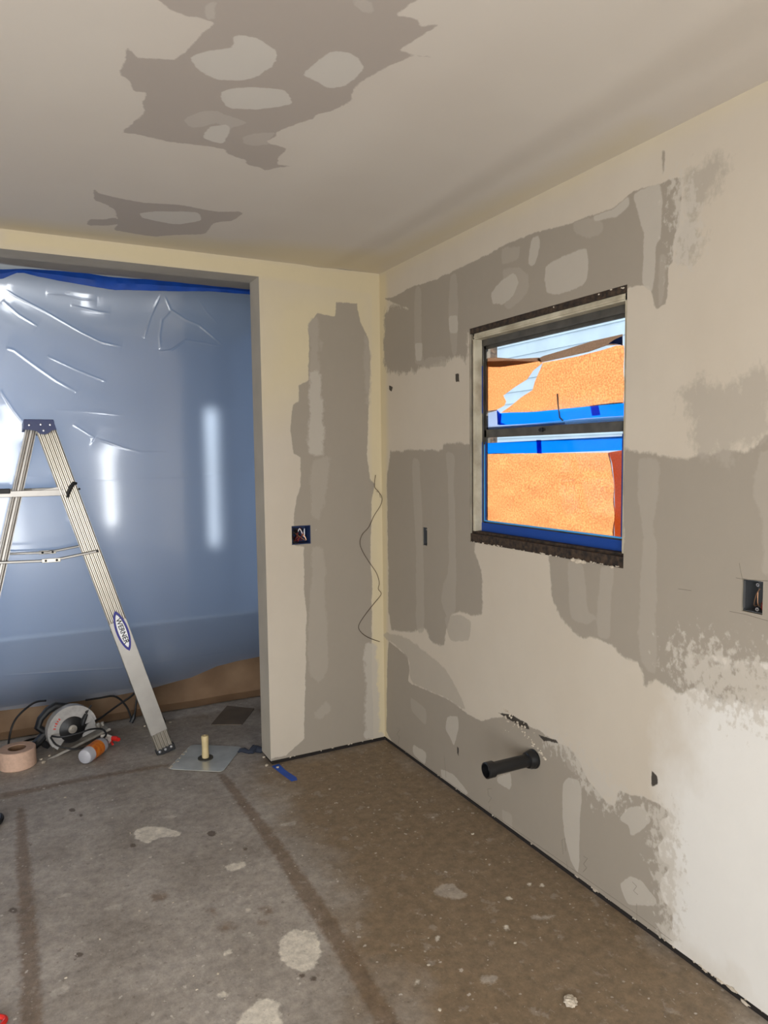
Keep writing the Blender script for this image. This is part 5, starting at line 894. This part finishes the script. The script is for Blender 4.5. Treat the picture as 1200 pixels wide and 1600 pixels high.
for near in (True, False):
    dx_ = 0 if near else FAR_DX; p0 = (fx_(.03)+dx_, fy_(.03, near), .03); p1 = (fx_(1.665)+dx_*.4, fy_(1.665, near), 1.665); o_ = -1 if near else 1
    b = MB(); fr_ = channel(b, p0, p1, .086, .028, ribs=5, out=o_); rail = b.build('side_rail', M['alu'], lad, smooth=True)
    if near: NEAR = (Vector(p0),)+fr_
    d, w, n, L = fr_
    # smooth reinforced foot section and label area
    b = MB()
    ctr = Vector(p0)+d*.40+n*(o_*.0092); b.box(ctr, (.084, .003, .62), Matrix((w, n, d)).transposed().to_4x4(), .001)
    b.build('rail_brace', M['alu_side'], lad)
    b = MB(); ctr = Vector(p0)+d*(-.012)-n*(o_*.012); b.box(ctr, (.096, .040, .032), Matrix((w, n, d)).transposed().to_4x4(), .004)
    foot = b.build('foot', M['black'], lad)
    for s_ in (-.03, 0.0, .03): MB().lathe([(0, .003), (.006, .0025), (.007, 0), (0, 0)], Vector(p0)+d*(-.006)+w*s_+n*(o_*.009), n*o_, 10).build('foot_rivet', M['rivet'], foot)
    p0 = (rx_(.03), fy_(.03, near)+(.02 if near else -.02), .03); p1 = (rx_(1.665), fy_(1.665, near)+(.008 if near else -.008), 1.665)
    b = MB(); fr2 = channel(b, p0, p1, .046, .022, ribs=2, out=o_); b.build('rear_rail', M['alu_side'], lad)
    d, w, n, L = fr2
    b = MB(); b.box(Vector(p0)+d*(-.010)-n*(o_*.010), (.054, .034, .030), Matrix((w, n, d)).transposed().to_4x4(), .004); b.build('foot', M['black'], lad)
for z in (.30, .60, .90, 1.20, 1.46):          # steps, ribbed treads
    b = MB(); y0, y1 = fy_(z, True)+.004, fy_(z, False)-.004
    b.bb(fx_(z)-.028, fx_(z)+.036, y0, y1, z-.003, z); b.bb(fx_(z)+.037, fx_(z)+.040, y0, y1, z-.022, z); b.bb(fx_(z)-.028, fx_(z)-.025, y0, y1, z-.022, z)
    for k in range(6): b.bb(fx_(z)-.024+k*.011, fx_(z)-.020+k*.011, y0, y1, z, z+.0015)
    b.build('step', M['alu'], lad)
for z in (.22, .78, 1.30):
    b = MB(); b.bb(rx_(z)-.012, rx_(z)+.012, fy_(z, True)+.02, fy_(z, False)-.02, z-.014, z+.014, .002); b.build('rear_brace', M['alu_side'], lad)
# top cap with drooping centre lobe
capx0, capx1 = -1.648, -1.512
b = MB()
b.bb(capx0+.004, capx1-.004, .455, .805, 1.692, 1.708, .003)
lobe = [(capx0, 1.660), (capx0+.004, 1.706), (capx1-.006, 1.706), (capx1+.006, 1.660), (capx1-.018, 1.656), (-1.532, 1.650), (-1.548, 1.640), (-1.562, 1.637), (-1.578, 1.640), (-1.592, 1.652), (-1.606, 1.657)]
b.prism(lobe, (0, 0, 0), (1, 0, 0), (0, 0, 1), (0, 1, 0), .453, .463); b.prism(lobe, (0, 0, 0), (1, 0, 0), (0, 0, 1), (0, 1, 0), .797, .807)
b.bb(capx0+.002, capx0+.008, .458, .802, 1.665, 1.70); b.bb(capx1-.008, capx1-.002, .458, .802, 1.665, 1.70)
cap = b.build('top_cap', M['blue_plastic'], lad)
for x, z in ((-1.622, 1.681), (-1.573, 1.684), (-1.533, 1.683), (-1.562, 1.656)):
    MB().lathe([(0, .003), (.004, .0025), (.0055, 0), (0, 0)], (x, .453, z), (0, -1, 0), 10).build('cap_rivet', M['rivet'], cap)
# spreaders: two-piece folding bars with a hinge plate
for near, yy in ((True, .392), (False, .838)):
    b = MB()
    yb_, yf_ = (fy_(1.04, near)+(-.008 if near else .008)), (fy_(1.05, near)+(-.010 if near else .010))
    xr, xf = rx_(1.04)-.015, fx_(1.06)+.03; xm = (xr+xf)/2+.005
    m_ = M['alu_side']
    b.tube([(xr, yb_, 1.043), (xm, (yb_+yf_)/2, 1.036), (xf-.06, yf_, 1.058), (xf, yf_, 1.068)], .0065, 6)
    sp = b.build('spreader', m_, lad)
    b = MB(); b.box((xm, (yb_+yf_)/2-.004*(1 if near else -1), 1.037), (.082, .005, .020), None, .002)
    hp = b.build('hinge_plate', M['alu'], sp)
    for px_, py_, pz_ in ((xm-.024, (yb_+yf_)/2-.007, 1.037), (xm+.024, (yb_+yf_)/2-.007, 1.037), (xf-.006, yf_-.008, 1.066)):
        MB().lathe([(0, .003), (.005, .002), (.006, 0), (0, 0)], (px_, py_, pz_), (0, -1, 0), 10).build('spreader_pin', M['black'], sp)
# fold-down pail shelf
b = MB()
zs0 = 1.360
b.bb(-1.98, -1.478, .478, .492, zs0-.016, zs0+.014, .002); b.bb(-1.98, -1.478, .752, .766, zs0-.016, zs0+.014, .002)
b.bb(-1.98, -1.965, .478, .766, zs0-.014, zs0+.012); b.bb(-1.96, -1.62, .492, .752, zs0-.008, zs0-.004)
for k in range(5): b.bb(-1.94+k*.075, -1.93+k*.075, .492, .752, zs0-.004, zs0+.003)
b.prism([(-1.60, zs0+.010), (-1.49, zs0+.010), (-1.49, zs0+.030)], (0, 0, 0), (1, 0, 0), (0, 0, 1), (0, 1, 0), .480, .490)
shf = b.build('pail_shelf', M['alu_side'], lad)
b = MB(); b.bb(-2.03, -1.715, .466, .480, zs0+.002, zs0+.026, .003); b.bb(-2.03, -1.77, .466, .480, zs0-.020, zs0+.004, .003); b.bb(-2.04, -1.985, .47, .775, zs0-.012, zs0+.024, .004)
b.build('shelf_rim', M['black'], shf)
d, w, n, L = NEAR[1:]
def on_rail(s, wv=0.0, nv=0.0): return NEAR[0]+d*s+w*wv+n*nv
b = MB()
sz = (1.372-.03)/(1.635)*L
b.tube([on_rail(sz-.035, -.016, -.010), on_rail(sz-.015, -.006, -.014), on_rail(sz+.010, .016, -.014), on_rail(sz+.022, .034, -.012), on_rail(sz+.016, .046, -.010)], [.006, .009, .010, .009, .006], 8)
b.build('shelf_clip', M['black'], lad, smooth=True)
b = MB(); b.lathe([(0, .003), (.005, .002), (.006, 0), (0, 0)], on_rail(sz-.012, .047, -.004), (0, -1, 0), 8)
b.build('rail_pin', M['black'], lad)
# oval maker's badge on the near rail
def ellipse(a, c, k=36): return [(a*math.cos(t), c*math.sin(t)) for t in np.linspace(0, 2*math.pi, k, endpoint=False)]
def lens_(a, c, k=18):      # pointed oval
    up = [(-a+2*a*i/k, c*(1-(2*i/k-1)**2)**.72) for i in range(k+1)]
    return up+[(x, -y) for x, y in reversed(up[1:-1])]
sc_ = 0.655
badge_c = on_rail(sc_, .004, -.0108)
b = MB(); b.prism([(x, y) for x, y in lens_(.108, .030)], badge_c, -d, w, -n, 0, .0012); bad = b.build('badge', M['decal_blue'], lad)
b = MB(); b.prism(lens_(.092, .021), badge_c, -d, w, -n, .0012, .0018); b.build('badge_field', M['decal_black'], bad)
b = MB(); b.prism(lens_(.089, .0195), badge_c, -d, w, -n, .0018, .0024); b.build('badge_white', M['decal_white'], bad)
def text_mesh(s, name, material, parent, origin, ax, ay, size, xs=1.0):
    cu = bpy.data.curves.new('t', 'FONT'); cu.body = s; cu.size = size; cu.align_x = 'CENTER'; cu.align_y = 'CENTER'; cu.extrude = .0003; cu.offset = size*.018
    to = bpy.data.objects.new('t', cu); col.objects.link(to); bpy.context.view_layer.update()
    me = bpy.data.meshes.new_from_object(to.evaluated_get(bpy.context.evaluated_depsgraph_get()))
    bpy.data.objects.remove(to)
    ax, ay = Vector(ax).normalized(), Vector(ay).normalized(); an = ax.cross(ay)
    mt = Matrix((ax*xs, ay, an)).transposed().to_4x4(); mt.translation = Vector(origin)-parent_world(parent)
    me.transform(mt); me.materials.clear(); me.materials.append(material)
    o = bpy.data.objects.new(name, me); col.objects.link(o); o.parent = parent
    return o
text_mesh('WERNER', 'badge_lettering', M['decal_black'], bad, badge_c-n*.0030, -d, w, .034, .98)

# ------------------------------------------------------------------ circular saw
SC = Vector((-1.485, .715, .105))       # blade centre
ux = Vector((.94, .20, .24)).normalized()      # along the base plate, nose up a little
fn = Vector((.18, -.97, .06)); fn = (fn-ux*fn.dot(ux)).normalized()   # blade axis, towards the room
uz = ux.cross(-fn).normalized()
if uz.z < 0: uz = -uz
saw = thing('circular_saw', 'grey and black circular saw resting on its base plate, cord tangled', 'saw', (SC.x, SC.y, 0))
def arc(r, a0, a1, k=24): return [(r*math.cos(math.radians(a0+(a1-a0)*i/k)), r*math.sin(math.radians(a0+(a1-a0)*i/k))) for i in range(k+1)]
b = MB(); b.prism(arc(.120, -4, 214)+list(reversed(arc(.066, -4, 214))), SC, ux, uz, fn, -.030, .012)
b.prism(arc(.124, -2, 200)+list(reversed(arc(.112, -2, 200))), SC, ux, uz, fn, -.036, .018)
ug = b.build('upper_guard', M['saw_grey'], saw, smooth=True, angle=30)
b = MB(); b.prism(arc(.076, 0, 360, 60)[:-1], SC, ux, uz, fn, -.012, -.008); bl_ = b.build('blade', M['saw_dark'], saw)
b = MB(); b.lathe([(.066, -.012), (.066, .006), (.060, .010), (.034, .0105), (.030, .013), (.020, .014), (.0, .014)], SC, fn, 28); b.build('guard_hub', M['saw_dark'], saw, smooth=True)
b = MB(); b.lathe([(0.022, .012), (.022, .017), (.010, .018), (.010, .026), (0, .026)], SC, fn, 16); b.build('arbor_bolt', M['saw_steel'], saw, smooth=True)
b = MB(); b.prism([(.035, -.070), (.115, -.066), (.118, -.012), (.085, -.012), (.045, -.045)], SC, ux, uz, fn, -.016, -.002); b.build('lower_guard', M['saw_grey'], saw)
b = MB(); pl_c = SC-uz*.078
b.prism([(-.165, -.075), (.150, -.075), (.165, -.06), (.165, .075), (-.150, .075), (-.165, .06)], pl_c-fn*.015, ux, fn, uz, -.0035, 0); b.prism([(-.165, .072), (.165, .072), (.165, .075), (-.165, .075)], pl_c-fn*.015, ux, fn, uz, 0, .008)
b.build('base_plate', M['saw_steel'], saw)
b = MB(); b.lathe([(0, 0), (.040, 0), (.046, .01), (.046, .08), (.040, .094), (0, .096)], SC-fn*.035+uz*.015, -fn, 24); b.build('motor_housing', M['black'], saw, smooth=True)
b = MB()
hp_ = lambda a, c, e=0.0: SC+ux*a+uz*c-fn*(.05+e)
b.tube([hp_(-.075, .02), hp_(-.120, .035), hp_(-.140, .070), hp_(-.115, .105), hp_(-.070, .130), hp_(-.03, .135), hp_(0, .118), hp_(.04, .10)], [.020, .020, .019, .018, .020, .022, .020, .014], 10)
b.tube([hp_(-.10, .03), hp_(-.155, .0), hp_(-.185, -.012), hp_(-.20, -.015)], [.022, .024, .022, .012], 10)
b.tube([hp_(-.150, .005), hp_(-.135, -.035), hp_(-.125, -.055)], [.014, .016, .010], 8)
b.build('handle', M['black'], saw, smooth=True)
b = MB(); b.tube([SC+ux*.085+uz*.045+fn*.018, SC+ux*.06+uz*.02+fn*.02, SC+ux*.05+uz*.0+fn*.02], [.010, .014, .010], 8); b.tube([SC+ux*.085+uz*.050+fn*.015, SC+ux*.125+uz*.075+fn*.01], [.007, .004], 8)
b.build('guard_lever', M['black'], saw, smooth=True)
b = MB(); b.tube([SC+ux*.12-uz*.055+fn*.02, SC+ux*.12-uz*.03+fn*.02], .012, 10); b.tube([SC+ux*.145-uz*.055+fn*.015, SC+ux*.145-uz*.036+fn*.015], .009, 10); b.build('depth_knob', M['saw_steel'], saw, smooth=True)
for k, (an_, s) in enumerate(((152, .012), (143, .010), (135, .013), (127, .010), (119, .012))):   # worn red maker's mark, no longer legible
    r0 = .090; a = math.radians(an_); c = SC+ux*(r0*math.cos(a))+uz*(r0*math.sin(a))+fn*.0122
    t = -ux*math.sin(a)+uz*math.cos(a); rr = ux*math.cos(a)+uz*math.sin(a)
    if k == 0: b = MB()
    b.box(c, (s*.55, .0006, s), Matrix((t, fn, rr)).transposed().to_4x4())
b.build('worn_mark', M['saw_red'], saw)
def spline(P, k=8):
    P = [Vector(p) for p in P]; out = []
    for i in range(len(P)-1):
        p0, p1, p2, p3 = P[max(i-1, 0)], P[i], P[i+1], P[min(i+2, len(P)-1)]
        for j in range(k):
            t = j/k; out.append(.5*((2*p1)+(-p0+p2)*t+(2*p0-5*p1+4*p2-p3)*t*t+(-p0+3*p1-3*p2+p3)*t**3))
    return out+[P[-1]]
b = MB()
b.tube(spline([(-1.60, .80, .25), (-1.66, .85, .23), (-1.74, .87, .16), (-1.775, .86, .08), (-1.78, .80, .006), (-1.70, .93, .006), (-1.55, .95, .006)]), .0055, 8)
b.build('power_cord', M['black'], saw, smooth=True)
b = MB(); b.tube(spline([(-1.585, .655, .105), (-1.54, .625, .102), (-1.46, .625, .105), (-1.40, .64, .110), (-1.34, .68, .085), (-1.33, .64, .06), (-1.40, .615, .035), (-1.48, .60, .035), (-1.56, .61, .065), (-1.59, .65, .10)]), .005, 8)
b.build('power_cord', M['black'], saw, smooth=True)
b = MB(); b.tube(spline([(-1.40, .86, .20), (-1.33, .89, .19), (-1.24, .92, .175), (-1.18, .93, .10), (-1.15, .93, .012), (-1.13, .93, .10), (-1.125, .94, .17), (-1.16, .93, .155), (-1.24, .92, .115), (-1.33, .86, .085), (-1.37, .84, .075)]), .0055, 8)
b.build('power_cord', M['black'], saw, smooth=True)
b = MB(); b.tube([(-1.16, .93, .006), (-1.145, .932, .03), (-1.142, .934, .05)], [.012, .013, .007], 8); b.build('plug', M['black'], saw, smooth=True)

# ------------------------------------------------------------------ roll of paper, spray bottle, hawk
rc = (-1.745, .615, 0)
roll = thing('paper_roll', 'pinkish roll of masking paper standing on its side near the saw', 'paper roll', rc)
b = MB(); b.lathe([(.042, 0), (.082, 0), (.085, .003), (.085, .088), (.082, .091), (.042, .091)], rc, (0, 0, 1), 40, closed=True); b.build('paper_winding', M['paper_pink'], roll, smooth=True)
b = MB(); b.lathe([(.038, .001), (.0415, .001), (.0415, .089), (.038, .089)], rc, (0, 0, 1), 32, closed=True); b.build('cardboard_core', M['core_brown'], roll, smooth=True)

B0 = Vector((-1.452, .455, .040)); bd = Vector((.135, .175, 0.0)).normalized()
bot = thing('spray_bottle', 'cloudy spray bottle with orange label and red trigger lying on the slab', 'bottle', (B0.x, B0.y, 0))
b = MB(); b.lathe([(0, -.004), (.020, -.003), (.034, .004), (.0385, .016), (.0385, .150), (.034, .168), (.020, .184), (.014, .192), (.014, .205), (0, .205)], B0, bd, 28); b.build('bottle_body', M['clear_plastic'], bot, smooth=True)
b = MB(); b.lathe([(.0392, .045), (.0396, .045), (.0396, .125), (.0392, .125)], B0, bd, 28, closed=True); b.build('label_wrap', M['orange'], bot, smooth=True)
e = B0+bd*.205; sd_ = Vector((bd.y, -bd.x, 0))
b = MB(); b.lathe([(.018, -.012), (.018, .012), (.012, .014), (0, .014)], e, bd, 16); b.tube([e+bd*.012, e+bd*.035+Vector((0, 0, .004)), e+bd*.036-sd_*.02+Vector((0, 0, .012)), e+bd*.030-sd_*.05+Vector((0, 0, .012))], [.012, .013, .011, .008], 10); b.build('spray_head', M['white_plastic'], bot, smooth=True)
b = MB(); b.tube([e+bd*.036+sd_*.004, e+bd*.040+sd_*.030, e+bd*.028+sd_*.052], [.013, .014, .010], 10); b.tube([e+bd*.02+sd_*.012-Vector((0, 0, .008)), e+bd*-.004+sd_*.036-Vector((0, 0, .014))], [.008, .006], 8); b.build('trigger', M['red_plastic'], bot, smooth=True)

hk = [(-1.098, .192), (-.872, .028), (-.700, .275), (-.930, .436)]
hc = Vector((-.905, .225, 0))
hawk = thing('plaster_hawk', "square metal plasterer's hawk lying with wooden handle pointing up", 'hawk', hc)
def rounded(P, r=.03, k=5):
    out = []; n_ = len(P)
    for i in range(n_):
        p = Vector(P[i]); a = (Vector(P[i-1])-p).normalized(); c = (Vector(P[(i+1) % n_])-p).normalized()
        p0, p1 = p+a*r, p+c*r
        for j in range(k+1):
            t = j/k; out.append(tuple((1-t)**2*p0+2*t*(1-t)*p+t*t*p1))
    return out
b = MB(); b.prism(rounded(hk), (0, 0, 0), (1, 0, 0), (0, 1, 0), (0, 0, 1), .004, .0065); b.build('plate', M['galv'], hawk)
b = MB()
rdh = random.Random(9)
for i in range(26):
    t = rdh.random(); a_, c_ = Vector(hk[0]), Vector(hk[3])
    p = a_*(1-t)+c_*t; p = p+(hc.xy-p).normalized()*rdh.uniform(.004, .016)
    b.blob((p.x, p.y, .007), (rdh.uniform(.002, .007), rdh.uniform(.002, .008), .0015), i, .5, 1)
tag(b.build('dried_plaster', M['plaster'], hawk), kind='stuff')
b = MB(); b.lathe([(0, .0065), (.038, .0065), (.038, .011), (0, .011)], hc, (0, 0, 1), 28); b.build('washer', M['rubber_pad'], hawk, smooth=True)
b = MB(); b.lathe([(0, .011), (.017, .011), (.018, .02), (.0165, .06), (.018, .105), (.0185, .118), (.016, .124), (.006, .125), (.006, .121), (0, .121)], hc, (0, 0, 1), 20); b.build('handle', M['handle_wood'], hawk, smooth=True)

# ------------------------------------------------------------------ small things on the slab
b = MB(); pts = [(-.640, -.020), (-.600, -.012), (-.596, -.10), (-.578, -.195), (-.584, -.222), (-.612, -.222), (-.628, -.12)]
b.prism(pts, (0, 0, 0), (1, 0, 0), (0, 1, 0), (0, 0, 1), .001, .0022)
tag(b.build('painters_tape', M['blue_tape_flat']), 'short blue tape scrap on the floor at the wall end', 'tape')
b = MB(); b.blob((-.415, -1.885, .007), (.019, .019, .010), 11, .35, 3)
tag(b.build('plaster_lump', M['plaster']), 'round whitish plaster lump on brown floor near the right wall', 'plaster')
b = MB(); rd = random.Random(21)
for i in range(100):
    x = rd.uniform(-2.0, -.06); y = rd.uniform(-2.2, .7)
    if x > JX-.02 and y > -.03: continue
    if -1.12 < x < -.68 and 0 < y < .46: continue
    if x < -1.05 and y > .28: continue
    s = rd.uniform(.0012, .0042)
    b.blob((x, y, s*.5), (s*rd.uniform(.8, 1.8), s*rd.uniform(.8, 1.8), s*.6), i, .6, 1)
for (x, y, s) in ((-1.63, .58, .010), (-1.05, .80, .009), (-1.10, .84, .007), (-.96, .83, .007), (-1.64, .63, .008), (-1.60, .66, .007), (-.62, -.05, .007), (-.66, .0, .008), (-.64, .10, .007)):
    b.blob((x, y, s*.5), (s, s*1.2, s*.6), int(s*5000)+int(abs(x)*100), .6, 2)
tag(b.build('plaster_crumbs', M['plaster']), 'pale plaster crumbs scattered over the concrete floor', 'crumbs', kind='stuff')
b = MB(); b.tube(spline([(-1.835, .06, .018), (-1.818, .035, .020), (-1.818, .0, .018), (-1.84, -.03, .014)]), .012, 8)
tag(b.build('hose_end', M['black'], smooth=True), 'black curved end of a hose at the left edge of the floor', 'hose')
b = MB(); b.tube(spline([(-1.86, -1.17, .008), (-1.818, -1.185, .009), (-1.80, -1.21, .008), (-1.84, -1.25, .007)]), .007, 8)
tag(b.build('cord_loop', M['red_plastic'], smooth=True), 'orange red cord bend in the bottom left corner of the floor', 'cord')
M['red_plastic'].name = 'red_plastic'

# ------------------------------------------------------------------ things on the walls
pc_ = Vector((0, -1.228, .362))
pipe = thing('drain_pipe', 'black plastic drain pipe stub sticking out of the right wall', 'pipe', pc_)
b = MB(); b.lathe([(.021, -.06), (.024, -.06), (.024, .19), (.030, .192), (.030, .222), (.025, .224), (.025, .195), (.021, .19)], pc_, (-1, .02, .0), 28, closed=True); b.build('pipe', M['abs_black'], pipe, smooth=True)
b = MB(); b.lathe([(.024, -.01), (.034, -.01), (.034, .024), (.030, .030), (.030, .036), (.024, .038)], pc_, (-1, .02, .0), 28, closed=True)
b.lathe([(.0338, .002), (.0365, .003), (.0365, .008), (.0338, .009)], pc_, (-1, .02, 0), 28, closed=True); b.build('hub', M['abs_black'], pipe, smooth=True)
b = MB(); b.blob(pc_+Vector((-.175, -.002, .010)), (.012, .008, .006), 4, .4, 2); b.build('paper_plug', M['white_plastic'], pipe)

b = MB(); b.tube(spline([(x, -.006-.004*math.sin(i), z) for i, (x, z) in enumerate(WIRE)], 5), .0016, 6)
b.tube([(-.035, -.004, 1.335), (-.020, -.010, 1.327), (-.012, -.006, 1.300)], .0009, 5)
tag(b.build('hanging_wire', M['wire'], smooth=True), 'thin brown wire dangling down the far wall by the corner', 'wire')

eb = thing('switch_box', 'blue plastic electrical box full of loose wires in the far wall', 'electrical box', (-.452, .03, 1.086))
b = MB(); x0, x1, z0, z1 = -.5005, -.4035, 1.0875, 1.1775
b.bb(x0, x0+.003, .001, .07, z0, z1); b.bb(x1-.003, x1, -.001, .07, z0, z1); b.bb(x0, x1, .001, .07, z0, z0+.003); b.bb(x0, x1, .001, .07, z1-.003, z1); b.bb(x0, x1, .067, .07, z0, z1)
b.build('box_shell', M['box_blue'], eb)
rdw = random.Random(4)
for k in range(7):
    P = [(x0+.012+rdw.random()*.07, .06, z0+.012+rdw.random()*.065)]
    for j in range(4): P.append((x0+.010+rdw.random()*.075, .012+rdw.random()*.035, z0+.010+rdw.random()*.07))
    b = MB(); b.tube(spline(P, 6), .0022, 6); b.build('wire', M[('wire_red', 'black', 'decal_white', 'black', 'copper', 'wire_red', 'black')[k]], eb, smooth=True)
b = MB(); b.tube(spline([(x0+.006, .004, z1-.006), (x0+.002, .002, 1.13), (x0+.010, .003, z0+.012), (x0+.03, .002, z0+.004)], 5), .0032, 6); b.build('box_rim', M['dark_gap'], eb, smooth=True)

ob = thing('outlet_box', 'grey metal outlet box with bare wires in the right wall', 'electrical box', (.03, -2.106, 1.092))
y0, y1, z0, z1 = -2.135, -2.077, 1.0935, 1.1785
b = MB(); b.bb(.006, .065, y0, y0+.002, z0, z1); b.bb(.006, .065, y1-.002, y1, z0, z1); b.bb(.006, .065, y0, y1, z0, z0+.002); b.bb(.006, .065, y0, y1, z1-.002, z1); b.bb(.063, .065, y0, y1, z0, z1)
b.bb(.004, .008, y1-.006, y1, z0+.008, z1-.004)
b.build('box_shell', M['box_grey'], ob)
for zc in (z0+.010, z1-.010): MB().lathe([(.002, 0), (.005, 0), (.005, .002), (.002, .002)], (.006, -2.118, zc), (-1, 0, 0), 12, closed=True).build('screw_tab', M['rivet'], ob)
b = MB(); b.tube(spline([(.055, -2.11, 1.12), (.02, -2.10, 1.108), (.008, -2.112, 1.14), (.006, -2.124, 1.160)], 6), .0014, 6); b.tube(spline([(.05, -2.12, 1.11), (.012, -2.117, 1.112), (.006, -2.118, 1.150)], 6), .0014, 6); b.build('wire', M['copper'], ob, smooth=True)
b = MB(); b.tube(spline([(.05, -2.12, 1.15), (.02, -2.128, 1.13), (.012, -2.128, 1.108), (.03, -2.12, 1.10)], 6), .004, 6); b.build('wire', M['wire_red'], ob, smooth=True)

sb = thing('old_work_box', 'narrow dark slot box in the right wall, left of window', 'electrical box', (.03, -.432, 1.095))
b = MB(); y0, y1, z0, z1 = -.4515, -.4125, 1.0955, 1.1795
b.bb(.004, .05, y0, y0+.0015, z0, z1); b.bb(.004, .05, y1-.002, y1, z0, z1); b.bb(.004, .05, y0, y1, z0, z0+.002); b.bb(.004, .05, y0, y1, z1-.002, z1); b.bb(.048, .05, y0, y1, z0, z1)
b.build('box_shell', M['box_grey'], sb)
b = MB(); b.lathe([(.0015, 0), (.004, 0), (.004, .002), (.0015, .002)], (.010, -.433, z1-.010), (-1, 0, 0), 12, closed=True); b.build('screw_tab', M['rivet'], sb)
